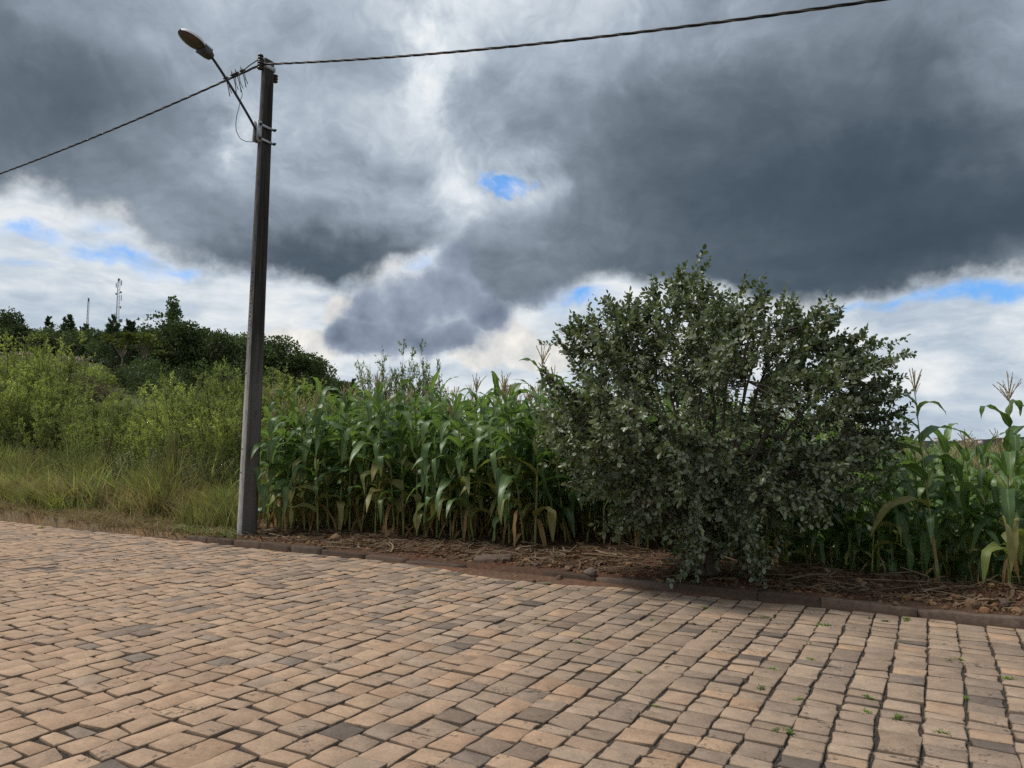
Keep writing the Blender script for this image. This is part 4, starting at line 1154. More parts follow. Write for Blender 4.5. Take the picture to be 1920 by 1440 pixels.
# stragglers in front of the right-hand field, as in the picture
for px, py in ((1634, 1068), (1760, 1082), (1893, 1096), (1520, 1050), (1985, 1100), (1828, 1062), (1700, 1052), (1590, 1045)):
    q = on_z(px, py, 0.13); uu_, vv_ = UV(q[0], q[1]); spots.append((uu_, vv_, q[0], q[1], -1, px, q[1]))
spots.sort(key=lambda s: s[6])
front_label = {}
def corn_label(s):
    u, v, x, y, row, px, dep = s
    if row == -1:
        return {1634: 'short corn plant with an ear, standing alone right of the bush', 1760: 'tallest lone corn plant with a tassel right of the bush', 1893: 'big corn plant with broad drooping leaves at the right picture edge',
                1520: 'small corn plant half hidden by the lower right of the bush', 1985: 'corn plant cut off by the right picture edge', 1828: 'corn plant between the two tall lone ones at the right',
                1700: 'corn plant behind the short and the tallest lone ones', 1590: 'corn plant just right of the bush, in its shade'}[px], 'lone corn plants right of the bush'
    if row == 0: return 'corn plant of the thin first row beside the concrete pole', 'corn plants of the first row by the pole'
    if row == 1: return 'corn plant in the front row between pole and bush', 'corn plants of the front row'
    if px < 1060: return 'corn plant in the dense rows behind the front row, left of the bush', 'corn plants of the rows behind, left of the bush'
    if px < 1560: return 'corn plant standing behind the big bush', 'corn plants behind the bush'
    return 'corn plant among the lower rows of the field right of the bush', 'corn plants of the field right of the bush'
ORD = ['first', 'second', 'third', 'fourth', 'fifth', 'sixth', 'seventh', 'eighth', 'ninth', 'tenth', 'eleventh', 'twelfth', 'thirteenth', 'fourteenth', 'fifteenth', 'sixteenth', 'seventeenth', 'eighteenth', 'nineteenth', 'twentieth', 'twenty-first', 'twenty-second', 'twenty-third', 'twenty-fourth', 'twenty-fifth', 'twenty-sixth', 'twenty-seventh', 'twenty-eighth', 'twenty-ninth', 'thirtieth']
lb_front = {}
for rw, tx in ((0, '%s corn plant from the pole in the thin row nearest the kerb'), (1, '%s corn plant from the pole in the long front row')):
    for i, s in enumerate(sorted([s for s in spots if s[4] == rw], key=lambda s: s[0])): lb_front[(s[0], s[1])] = tx % (ORD[i] if i < 30 else 'last')
nplant = 0; massV = MB(); tasV = MB(); stV = MB(); detailed = 0
for s in spots:
    u, v, x, y, row, px, dep = s
    P = protos[rc.randrange(len(protos))]; z = gzs(x, y); sc_ = corn_height(u, v) * min(1.16, max(0.74, rc.gauss(0.98, 0.085)))
    if row == -1: sc_ = (0.97 if px in (1760, 1893) else 0.88) * rc.uniform(0.96, 1.03)
    if row == -1 and px in (1634, 1520, 1590): sc_ *= 0.74
    if row == 0: sc_ *= 0.93
    if row > 8: sc_ *= 1.02
    rz = rc.uniform(0, 6.28)
    if nplant < 290 and -20 < px < 1960:
        nplant += 1
        lb, gr = corn_label(s)
        if row in (0, 1): lb = lb_front[(u, v)]
        t = empty('corn_plant', (x, y, z), rz, lb, 'corn plant', gr); t.scale = (sc_,) * 3; t.rotation_euler = (rc.gauss(0, 0.055), rc.gauss(0, 0.055), rz)
        obj('stalk', P.stalk, t)
        if row < 1 or rc.random() < 0.27: obj('tassel', P.tassel, t)
        near = row in (-1, 0, 1) or (row == 2 and px < 1010)
        hid = 1130 < px < 1500
        if near and not hid:
            for l_ in P.leaves: obj('leaf', l_, t)
            for l_ in P.dry: obj('dry_leaf', l_, t)
            for e, k in P.ears:
                eo = obj('ear', e, t); obj('silk', k, eo)
        else:
            obj('foliage', P.mass, t); obj('dry_foliage', P.dry_mass, t)
            if not hid:
                for e, k in P.ears[:1]: eo = obj('ear', e, t); obj('silk', k, eo)
    else:
        Mx = Matrix.Translation((x, y, z)) @ Matrix.Rotation(rz, 4, 'Z') @ Matrix.Scale(sc_, 4)
        Vr, Fr, Ur = P.mass_raw; massV.add(xf(Vr, Mx), Fr, uv=Ur)
        if rc.random() < 0.75: tasV.add(xf(P.tas_raw[0], Mx), P.tas_raw[1])
if massV.n:
    cf = empty('far_cornfield', W(2, 20, 0)); tag(cf, 'mass of corn tops in the field farther off on the right', 'cornfield', kind='stuff')
    o = obj('foliage', massV.mesh('far_corn_foliage', M['corn_leaf_mass'], True, uv=True), cf, -W(2, 20, 0)); o['kind'] = 'stuff'
    o = obj('tassels', tasV.mesh('far_corn_tassels', M['tassel']), cf, -W(2, 20, 0)); o['kind'] = 'stuff'
print('corn individuals', nplant, 'of', len(spots))

# ------------------------------------------------------------------ wild shrubs on the left
def shrub_meshes(seed, H=3.0, wid=1.1, nst=24, ntw=26, nlf=13, leaf=(0.075, 0.021), mat='shrub_leaf', flowers=0, up=1.0):
    r = np.random.default_rng(seed); st = MB(); LPs, LD = [], []; tips = []
    for i in range(nst):
        a_ = r.uniform(0, 6.28); sp = wid * r.uniform(0.1, 1.0) ** 0.7; h = H * r.uniform(0.62, 1.0) * (1 - 0.22 * sp / wid)
        b_ = np.array([math.cos(a_), math.sin(a_), 0]) * 0.12; e = np.array([math.cos(a_) * sp, math.sin(a_) * sp, h])
        m1 = b_ + np.array([(e[0] - b_[0]) * 0.65, (e[1] - b_[1]) * 0.65, h * 0.45]); q = np.linspace(0, 1, 9)[:, None]
        P = (1 - q) ** 2 * b_ + 2 * q * (1 - q) * m1 + q * q * e; P[2:-1] += r.normal(0, 0.03, (6, 3))
        st.add(*tube(P, np.linspace(0.020, 0.004, 9), 4, False))
        for k in range(ntw):
            t = r.uniform(0.14, 1.0) ** 0.8; c = np.array([np.interp(t, np.linspace(0, 1, 9), P[:, d]) for d in range(3)])
            sd = nrmz(P[8] - P[6]); l_ = r.uniform(0.18, 0.46) * (1.25 - 0.6 * t)
            d = nrmz(sd * 0.5 + np.array([0, 0, 0.55 * up]) + r.normal(0, 0.42, 3))
            tt = r.uniform(0.1, 1.0, nlf)[:, None]
            LPs.append(c + d * l_ * tt); LD.append(nrmz(d * 0.75 + r.normal(0, 0.5, (nlf, 3)))); tips.append(c + d * l_)
            if k % 2 == 0: st.add(*tube([c, c + d * l_], [0.004, 0.0015], 3, False))
    LPs = np.concatenate(LPs); LD = np.concatenate(LD); n = len(LPs)
    V, F = cards(LPs, LD, r.normal(size=(n, 3)), r.uniform(0.7, 1.3, n) * leaf[0], r.uniform(0.8, 1.3, n) * leaf[1])
    fl = None
    if flowers:
        tp = np.array(tips)[r.choice(len(tips), min(flowers, len(tips)), replace=False)]; tp = np.repeat(tp, 4, 0) + r.normal(0, 0.03, (len(tp) * 4, 3))
        Vf, Ff = cards(tp, rand_unit(len(tp), r), rand_unit(len(tp), r), 0.03, 0.026); fl = make_mesh('shrub_flowers', Vf, Ff, M['flower'])
    return st.mesh('shrub_stems', M['bark']), make_mesh('shrub_foliage', V, F, M[mat]), fl, H
SH = [shrub_meshes(1, 3.0, 1.2, 24, 30, up=0.55), shrub_meshes(2, 3.0, 1.4, 28, 30, up=0.6), shrub_meshes(3, 3.0, 0.9, 16, up=1.4), shrub_meshes(4, 3.0, 1.2, 22, 24, 15, (0.045, 0.016), 'shrub_leaf', 150),
      shrub_meshes(5, 3.0, 1.3, 24, 24, 14, (0.045, 0.018), 'shrub_leaf_dark', 0), shrub_meshes(6, 3.0, 1.3, 22, 20, 10, (0.04, 0.012), 'shrub_dry', 0), shrub_meshes(8, 3.0, 1.2, 22, 24, 14, (0.042, 0.017), 'shrub_leaf_dark', 240)]
def shrub(x, y, h, k, rz, name, label, cat, group=None, wf=1.0):
    st, fo, fl, H0 = SH[k]; s = h / H0
    t = empty(name, (x, y, gzs(x, y) - 0.03), rz, label, cat, group); t.scale = (s * wf, s * wf, s)
    obj('stems', st, t); obj('foliage', fo, t)
    if fl: obj('flowers', fl, t)
    return t
def px_v(px, v):
    c = (px - CX) / FPX; Y = v / (CV[1] + CV[0] * c); return c * Y, Y
rs = random.Random(12)
GRP = 'wild shrubs on the left'
def shrub_px(px, v, topy, k, name='feathery_shrub', label='feathery yellow-green wild shrub in the thicket left of the pole', group=GRP, wf=1.0):
    x, Y = px_v(px, v); zt_ = at(px, topy, Y)[2]; h = (zt_ - gzs(x, Y)) * (1.26 if px < 140 else 1.14)
    return shrub(x, Y, h, k, rs.uniform(0, 6.28), name, label, 'shrub', group, wf)
special = {0: 'tallest feathery shrub at the far left, reaching up to the hill line'}
lst = [(-70, 14.5, 660, 1), (15, 14.5, 650, 0), (75, 14.0, 642, 1), (130, 14.0, 690, 0), (-30, 13.0, 700, 3), (180, 13.6, 735, 1), (235, 13.2, 755, 0), (285, 13.4, 745, 1), (330, 13.2, 700, 2), (385, 13.2, 692, 1), (435, 13.0, 682, 2), (350, 14.6, 716, 0),
       (505, 14.2, 692, 2), (545, 14.5, 715, 1), (470, 14.4, 690, 1), (30, 12.4, 735, 1), (105, 12.2, 765, 0), (165, 12.2, 770, 3), (225, 12.0, 785, 0), (300, 12.0, 772, 1), (360, 12.0, 762, 3), (415, 11.8, 752, 1), (-40, 11.6, 770, 0), (455, 12.4, 740, 0),
       (60, 12.8, 715, 1), (150, 13.0, 740, 1), (270, 12.6, 755, 2), (600, 14.0, 745, 1), (640, 14.5, 750, 0)]
NTH = ['first', 'second', 'third', 'fourth', 'fifth', 'sixth', 'seventh', 'eighth', 'ninth', 'tenth', 'eleventh', 'twelfth', 'thirteenth', 'fourteenth', 'fifteenth', 'sixteenth']
def thicket_label(i):
    px, v, ty, k = lst[i]; back = v > 13.1
    o_ = sorted([q[0] for q in lst if (q[1] > 13.1) == back]).index(px)
    return '%s feathery %s from left in the %s row of the thicket' % (NTH[o_], 'pale-flowered shrub' if k == 3 else 'yellow-green shrub', 'back' if back else 'front')
for i, (px, v, ty, k) in enumerate(lst):
    shrub_px(px, v, ty, k, label='tallest feathery shrub at the far left, rising to the hill line' if i == 2 else ('feathery shrub standing right behind the concrete pole' if i == 14 else thicket_label(i)))
for px, v, ty, k in [(20, 10.4, 815, 4), (90, 10.0, 850, 5), (255, 10.2, 815, 6), (335, 10.4, 812, 6), (390, 10.1, 835, 6), (150, 10.4, 820, 4), (430, 10.2, 815, 4), (-60, 10.4, 800, 4), (300, 9.9, 868, 5), (205, 10.1, 850, 4), (60, 9.8, 862, 6), (360, 9.7, 880, 5)]:
    shrub_px(px, v, ty, k, 'low_shrub', {4: 'low dark green shrub at the foot of the thicket left of the pole', 5: 'low brown dried-out shrub at the foot of the thicket', 6: 'low shrub with small white flowers left of the pole'}[k], 'low shrubs at the foot of the thicket')
# the leafy clump that shows above the corn
for px, ty, k, lb in ((742, 660, 1, 'tallest leafy shrub standing up behind the corn, left of the sky gap'), (785, 690, 1, 'leafy shrub behind the corn, right of the tallest one'), (705, 705, 0, 'leafy shrub behind the corn, left of the tallest one'), (812, 712, 2, 'rightmost low shrub showing behind the corn tops')):
    Y = 19.0; x = (px - CX) / FPX * Y; h = (at(px, ty, Y)[2] - gzs(x, Y)) * 1.2
    t = shrub(x, Y, h, k, rs.uniform(0, 6), 'leafy_shrub', lb, 'shrub', 'shrubs behind the corn', 0.55)

# ------------------------------------------------------------------ grasses
r = np.random.default_rng(55)
def scatter(n, px0, px1, v0, v1):
    px = r.uniform(px0, px1, n); v = r.uniform(v0, v1, n); c = (px - CX) / FPX; Y = v / (CV[1] + CV[0] * c)
    return c * Y, Y, v, px
def tuftify(x, y, spread, n):
    x = np.repeat(x, n) + r.normal(0, spread, len(x) * n); y = np.repeat(y, n) + r.normal(0, spread, len(y) * n); return x, y
def grass_obj(name, label, x, y, H, wid, lean, mat, segs=3, kind='stuff', cat='grass'):
    n = len(x); P = np.column_stack([x, y, gz(x, y) - 0.02]); a_ = r.uniform(0, 6.28, n)
    L_ = np.column_stack([np.cos(a_), np.sin(a_), np.zeros(n)]) * lean[:, None]
    V, F = blades(P, H, L_, wid, r, segs); o = obj(name, make_mesh(name, V, F, M[mat])); tag(o, label, cat, kind=kind); return o
x, y, v, px = scatter(520, -160, 455, 8.75, 11.2); x, y = tuftify(x, y, 0.08, 17); n = len(x)
grass_obj('tall_grass', 'tall green grass growing in front of the thicket', x, y, r.uniform(0.4, 1.1, n) * np.clip(0.95 + 0.75 * wob(x, y, 1.3, 2), 0.25, 1.7), r.uniform(0.012, 0.034, n), r.uniform(0.1, 0.95, n), 'grass')
x, y, v, px = scatter(260, 350, 455, 8.45, 9.8); x, y = tuftify(x, y, 0.08, 15); n = len(x)
grass_obj('lush_grass', 'lush bright green grass left of the pole foot', x, y, r.uniform(0.25, 0.72, n), r.uniform(0.010, 0.022, n), r.uniform(0.1, 0.8, n), 'grass')
x, y, v, px = scatter(420, 468, 700, 9.7, 12.5); x, y = tuftify(x, y, 0.10, 18); n = len(x)
grass_obj('yellow_grass', 'yellowish grass showing between the first corn stalks', x, y, r.uniform(0.4, 0.95, n), r.uniform(0.006, 0.012, n), r.uniform(0.1, 0.6, n), 'grass_gold')
x, y, v, px = scatter(950, -200, 440, 7.80, 9.4); x, y = tuftify(x, y, 0.12, 14); n = len(x)
grass_obj('dry_grass', 'cut and dried straw-coloured grass along the kerb', x, y, r.uniform(0.05, 0.26, n), r.uniform(0.009, 0.022, n), r.uniform(0.6, 2.2, n), 'grass_dry')
x, y, v, px = scatter(560, -160, 440, 8.6, 10.3); x, y = tuftify(x, y, 0.08, 14); n = len(x)
grass_obj('withered_grass', 'withered brownish grass between the green tufts', x, y, r.uniform(0.2, 0.9, n), r.uniform(0.008, 0.018, n), r.uniform(0.3, 1.1, n), 'grass_dry')
x, y, v, px = scatter(210, -160, 435, 8.05, 9.2); x, y = tuftify(x, y, 0.07, 16); n = len(x)
grass_obj('short_grass', 'short green grass sprouting through the dried cuttings', x, y, r.uniform(0.06, 0.22, n), r.uniform(0.005, 0.010, n), r.uniform(0.3, 1.2, n), 'grass')
# creeping plants next to the pole foot
x, y, v, px = scatter(2600, 335, 447, 7.98, 8.62); n = len(x); P = np.column_stack([x, y, gz(x, y) + r.uniform(0, 0.07, n)])
V, F = leaf_cards(P, nrmz(np.column_stack([r.normal(size=(n, 2)), r.uniform(-0.2, 0.7, n)])), np.tile([0, 0, 1.0], (n, 1)) + r.normal(0, 0.4, (n, 3)), r.uniform(0.03, 0.06, n), r.uniform(0.012, 0.022, n), 0.1)
o = obj('ground_cover', make_mesh('ground_cover', V, F, M['weed'])); tag(o, 'green creeping plants left of the pole foot, hanging over the kerb', 'plants', kind='stuff')
x, y, v, px = scatter(240, -160, 130, 8.35, 9.3); x, y = tuftify(x, y, 0.09, 18); n = len(x)
grass_obj('wild_grass', 'long wild grass hanging towards the kerb at the far left', x, y, r.uniform(0.25, 0.85, n), r.uniform(0.010, 0.024, n), r.uniform(0.3, 1.3, n), 'grass')
# single tussocks that stand out
def tussock(px, v, H, n, mat, label, spread=0.10, lean=0.3, plume=False):
    x, Y = px_v(px, v); z = gzs(x, Y); t = empty('grass_tussock', (x, Y, z), 0, label, 'grass', 'tall grass tussocks on the left')
    P = np.column_stack([r.normal(0, spread, n), r.normal(0, spread, n), np.full(n, -0.02)]); a_ = r.uniform(0, 6.28, n); ln = np.abs(r.normal(0, lean, n))
    V, F = blades(P, H * r.uniform(0.55, 1.0, n), np.column_stack([np.cos(a_) * ln, np.sin(a_) * ln, np.zeros(n)]), r.uniform(0.010, 0.026, n), r, 4); obj('blades', make_mesh('tussock_blades', V, F, M[mat]), t)
    if plume:
        mb = MB()
        for k in range(26):
            a_ = r.uniform(0, 6.28); e = np.array([math.cos(a_) * r.uniform(0, 0.16), math.sin(a_) * r.uniform(0, 0.16), H * r.uniform(0.92, 1.2)]); m1 = e * np.array([0.3, 0.3, 0.55]); q = np.linspace(0, 1, 7)[:, None]
            Pp = 2 * q * (1 - q) * m1 + q * q * e; mb.add(*tube(Pp, [0.004, 0.004, 0.004, 0.004, 0.006, 0.012, 0.003], 4, False))
        obj('seed_heads', mb.mesh('seed_heads', M['grass_gold']), t)
tussock(330, 9.9, 1.45, 420, 'grass_gold', 'tall upright yellow-green grass with seed heads, left of the pole', 0.12, 0.16, True)
tussock(205, 10.0, 1.4, 300, 'grass_gold', 'tall grass with seed heads in the middle of the left thicket edge', 0.14, 0.22, True)
tussock(165, 10.0, 1.25, 320, 'grass', 'tall green grass tussock at the left of the seed-headed one', 0.16, 0.35)
tussock(285, 9.6, 1.1, 300, 'grass_gold', 'yellowish leaning grass tussock beside the tall upright one', 0.16, 0.5)
tussock(60, 9.9, 1.3, 420, 'grass', 'wide green grass tussock at the far left', 0.22, 0.55)
tussock(15, 10.2, 1.5, 420, 'grass', 'grass tussock with long arching blades at the left picture edge', 0.22, 0.6)
tussock(250, 9.3, 0.75, 320, 'grass_dry', 'dead reddish-brown grass clump left of the pole', 0.20, 0.5)
tussock(325, 9.2, 0.62, 260, 'grass_dry', 'dead greyish grass clump in front of the upright grass', 0.18, 0.6)
tussock(110, 9.5, 0.85, 300, 'grass', 'rounded green grass clump behind the dried cuttings', 0.2, 0.7)
tussock(295, 8.75, 0.34, 60, 'grass', 'small bright grass tuft in the dried cuttings', 0.05, 0.5)
tussock(410, 9.3, 0.85, 420, 'grass', 'bright green grass clump nearest the pole', 0.2, 0.45)

# ------------------------------------------------------------------ crop residue, stones and weeds
n = 2700; uu_ = r.uniform(-10.6, 3.0, n); vv_ = 8.15 + np.abs(r.normal(0, 1, n)) * 1.0; vv_ = np.where(vv_ > 12, 8.5, vv_)
x = uu_ * CU[0] + vv_ * CV[0]; y = uu_ * CU[1] + vv_ * CV[1]; L_ = r.uniform(0.05, 0.42, n) ** 1.0 * r.choice([0.5, 1.0, 1.0, 1.4], n); a_ = r.uniform(0, 6.28, n)
wd = r.uniform(0.006, 0.026, n) * np.where(r.random(n) < 0.25, 1.7, 1.0); dr = np.column_stack([np.cos(a_), np.sin(a_), r.normal(0, 0.13, n)]); sd = np.column_stack([-np.sin(a_), np.cos(a_), r.normal(0, 0.4, n)])
b0 = np.column_stack([x, y, np.zeros(n)]); rows_ = []
bend = r.normal(0, 0.32, n)
for k in range(4):
    t = k / 3; q = b0 + dr * (L_ * (t - 0.5))[:, None] + sd * (bend * L_ * (t - 0.5) ** 2 * 4)[:, None]
    q[:, 2] = gz(q[:, 0], q[:, 1]) + 0.012 + np.abs(dr[:, 2]) * L_ * t * 0.8 + 0.02 * r.random(n)
    w_ = (wd * (1 - 0.5 * abs(t - 0.4)))[:, None]; rows_ += [q - sd * w_ * 0.5, q + sd * w_ * 0.5]
V = np.stack(rows_, 1).reshape(-1, 3); b_ = np.arange(n)[:, None] * 8
F = np.concatenate([b_ + np.array([[2 * i, 2 * i + 1, 2 * i + 3, 2 * i + 2]]) for i in range(3)])
o = obj('crop_residue', make_mesh('crop_residue', V, F, M['straw'])); tag(o, 'dead leaves and broken straw littering the soil before the corn', 'crop residue', kind='stuff')
mb = MB(); n = 3600; uu_ = r.uniform(-10.5, 3.0, n); vv_ = VK + 0.16 + r.exponential(0.7, n); vv_ = np.minimum(vv_, 11); x = uu_ * CU[0] + vv_ * CV[0]; y = uu_ * CU[1] + vv_ * CV[1]; z = gz(x, y)
cube = np.array([[1, 0, 0], [-1, 0, 0], [0, 1, 0], [0, -1, 0], [0, 0, 1], [0, 0, -1]], float); cf_ = np.array([[0, 2, 4], [2, 1, 4], [1, 3, 4], [3, 0, 4], [2, 0, 5], [1, 2, 5], [3, 1, 5], [0, 3, 5]])
s = r.exponential(0.012, n) + 0.006; Vc = cube[None] * s[:, None, None] * r.uniform(0.6, 1.3, (n, 6, 1)) * np.array([1.2, 1.2, 0.7]) + np.column_stack([x, y, z])[:, None, :]
tc_ = np.repeat(np.array([(0.13, 0.07, 0.042), (0.17, 0.095, 0.05), (0.10, 0.06, 0.042), (0.20, 0.12, 0.07)])[r.integers(0, 4, n)], 6, 0)
o = obj('soil_clods', make_mesh('soil_clods', Vc.reshape(-1, 3), (np.arange(n)[:, None, None] * 6 + cf_[None]).reshape(-1, 3), M['ground'], False, tc_)); tag(o, 'crumbs and clods of brown soil behind the kerb', 'soil', kind='stuff')
# broken gravel in the kerb gap
def rock_mesh(seed, flat=0.7):
    rr = np.random.default_rng(seed); import bmesh
    bm = bmesh.new(); bmesh.ops.create_icosphere(bm, subdivisions=2, radius=1.0)
    pl = rand_unit(7, rr); off = rr.uniform(0.55, 0.9, 7)
    for v_ in bm.verts:
        p = np.array(v_.co)
        for k in range(7):
            d = p @ pl[k]
            if d > off[k]: p = p - pl[k] * (d - off[k])
        p = p * np.array([1, 0.8, flat]) * (1 + rr.normal(0, 0.025)); v_.co = p
    me = bpy.data.meshes.new('rock'); bm.to_mesh(me); bm.free(); me.materials.append(M['rock']); return me
RK = [rock_mesh(i, 0.55 + 0.1 * (i % 4)) for i in range(7)]
def rock(px, py, size, label, z=0.1, group=None, k=None):
    q = on_z(px, py, z); u_, v_ = UV(q[0], q[1]); zz_ = 0.0 if v_ < VK - 0.02 else gzs(q[0], q[1])
    o = obj('rock', RK[rs.randrange(7) if k is None else k], None, (q[0], q[1], zz_ + size * 0.22), (rs.uniform(-0.3, 0.3), rs.uniform(-0.3, 0.3), rs.uniform(0, 6)), size); tag(o, label, 'rock', group)
rock(735, 1003, 0.155, 'large orange-brown rock lying at the foot of the corn front row', 0.12)
rock(1106, 1088, 0.10, 'flat brown stone lying on the paving edge below the bush', 0.01)
for i, (px, py, s) in enumerate([(1700, 1118, 0.06), (1722, 1122, 0.045), (1748, 1128, 0.05), (1795, 1118, 0.07), (1822, 1132, 0.085), (1845, 1140, 0.06), (1880, 1128, 0.08), (1905, 1140, 0.07), (1650, 1100, 0.05), (1610, 1092, 0.06), (1770, 1105, 0.05), (1860, 1105, 0.06), (1680, 1128, 0.04)]):
    rock(px, py, s, 'reddish-brown rock among the litter behind the kerb at the right', 0.11, 'rocks behind the kerb at the right')
for i, (px, py, s) in enumerate([(975, 1066, 0.055), (990, 1072, 0.045), (1005, 1064, 0.05), (1018, 1076, 0.06), (1030, 1068, 0.05), (1048, 1080, 0.065), (1065, 1074, 0.06), (985, 1058, 0.05), (1040, 1062, 0.055), (968, 1076, 0.035), (1000, 1082, 0.035)]):
    rock(px, py, s, 'broken rubble stone in the gap of the kerb', 0.05, 'rubble in the kerb gap')
for i, (px, py, s) in enumerate([(560, 1008, 0.05), (640, 1015, 0.045), (820, 1030, 0.06), (1080, 1045, 0.06), (1180, 1060, 0.06), (1240, 1085, 0.05), (1480, 1098, 0.06), (1540, 1105, 0.05), (1420, 1092, 0.05)]):
    rock(px, py, s, 'small brown stone in the soil strip before the corn', 0.11, 'stones in the soil strip')
o = obj('pebble', RK[2], None, tuple(on_z(437, 990, 0.13)), (0.2, 0.1, 1), 0.035); o.data = RK[2].copy(); o.data.materials[0] = M['alu']; tag(o, 'small white pebble beside the pole foot', 'pebble')
# longer dry stalks that can be told apart
for px, py, L_, an, lb in [(1000, 1040, 0.9, 0.5, 'pale dry corn stalk lying across the soil right of the orange rock'), (905, 1022, 0.6, -0.7, 'slanting dry stalk at the foot of the front corn row'), (1500, 1080, 1.1, 0.25, 'long dry stalk lying right of the bush trunk'), (1560, 1090, 0.8, -0.35, 'thin dry stick slanting in the litter right of the bush'),
                       (1690, 1092, 1.0, 0.3, 'dry stalk lying behind the rocks at the right'), (640, 1025, 0.7, 0.1, 'dry stalk lying behind the sunken kerb'), (1800, 1158, 0.55, 0.12, 'pale dry stalk lying on the paving against the kerb at the right'), (1140, 1045, 0.8, -0.1, 'dry stalk lying left of the bush trunk')]:
    z = 0.02 if px == 1800 else 0.12; q = on_z(px, py, z); d = np.array([math.cos(an) * CU[0] - math.sin(an) * CV[0] * -1, math.cos(an) * CU[1] + math.sin(an) * CV[1], 0]) * L_ / 2
    zz_ = [(0.03 if px == 1800 else gzs(*(q + d * k)[:2]) + 0.025) for k in (-1, -0.3, 0.4, 1)]
    P = np.array([[q[0] + d[0] * k, q[1] + d[1] * k, z_] for k, z_ in zip((-1, -0.3, 0.4, 1), zz_)]) - np.array([q[0], q[1], 0])
    o = obj('dry_stalk', make_mesh('dry_stalk', *tube(P, [0.012, 0.011, 0.010, 0.005], 6), M['straw'], True), None, (q[0], q[1], 0)); tag(o, lb, 'stalk', 'dry stalks on the soil')
# weeds in the joints
def weed_mesh(seed):
    rr = np.random.default_rng(seed); n = 46; a_ = rr.uniform(0, 6.28, n); d = np.column_stack([np.cos(a_), np.sin(a_), rr.uniform(0.1, 1.3, n)])
    P = np.column_stack([rr.normal(0, 0.022, n), rr.normal(0, 0.012, n), rr.uniform(0, 0.012, n)])
    V, F = leaf_cards(P, d, rand_unit(n, rr) * 0.5 + [0, 0, 1], rr.uniform(0.02, 0.05, n), rr.uniform(0.006, 0.013, n), 0.1); return make_mesh('weed_leaves', V, F, M['weed'])
WD = [weed_mesh(i) for i in range(5)]
wl = [(1427, 1292, 1.1, 'yellow-green weed in a paving joint, brightest of them'), (1700, 1163, 1.5, 'upright weed tuft at the foot of the kerb on the right'), (1685, 1345, 1.2, None), (1628, 1308, 1.0, None), (1625, 1334, 1.0, None), (1480, 1372, 1.1, None), (1453, 1370, 0.9, None), (1768, 1375, 1.1, None), (1452, 1255, 0.9, None), (1550, 1174, 1.1, None), (1540, 1172, 1.0, None),
      (1432, 1158, 1.1, None), (1222, 1162, 0.9, None), (1100, 1197, 0.8, None), (1085, 1203, 0.8, None), (1020, 1320, 0.8, None), (1198, 1260, 0.9, None), (1230, 1323, 0.7, None), (1025, 1094, 1.0, None), (975, 1102, 0.9, None), (1320, 1140, 1.0, None), (1630, 1160, 1.0, None), (1660, 1165, 0.9, None), (1780, 1240, 1.0, None), (1795, 1236, 0.9, None), (1890, 1273, 1.0, None),
      (1770, 1210, 0.8, None), (1020, 1162, 0.8, None), (760, 1138, 0.8, None), (1005, 1168, 0.7, None), (1520, 1236, 0.8, None), (1518, 1206, 0.9, None), (1340, 1185, 0.8, None), (65, 1002, 1.3, None), (110, 1008, 1.0, None), (78, 990, 1.6, None), (1498, 1310, 0.7, None), (1812, 1310, 0.8, None), (1480, 1170, 0.9, None), (1300, 1168, 0.8, None)]
for i, (px, py, s, lb) in enumerate(wl):
    q = on_z(px, py, 0.0); t = empty('joint_weed', (q[0], q[1], roadz(*UV(q[0], q[1])) - 0.008), rs.uniform(0, 6.28), lb or 'small green weed growing in a joint of the stone paving', 'weed', 'weeds in the paving joints'); t.scale = (s * 0.95, s * 0.6, s * 0.62)
    obj('leaves', WD[i % 5], t)

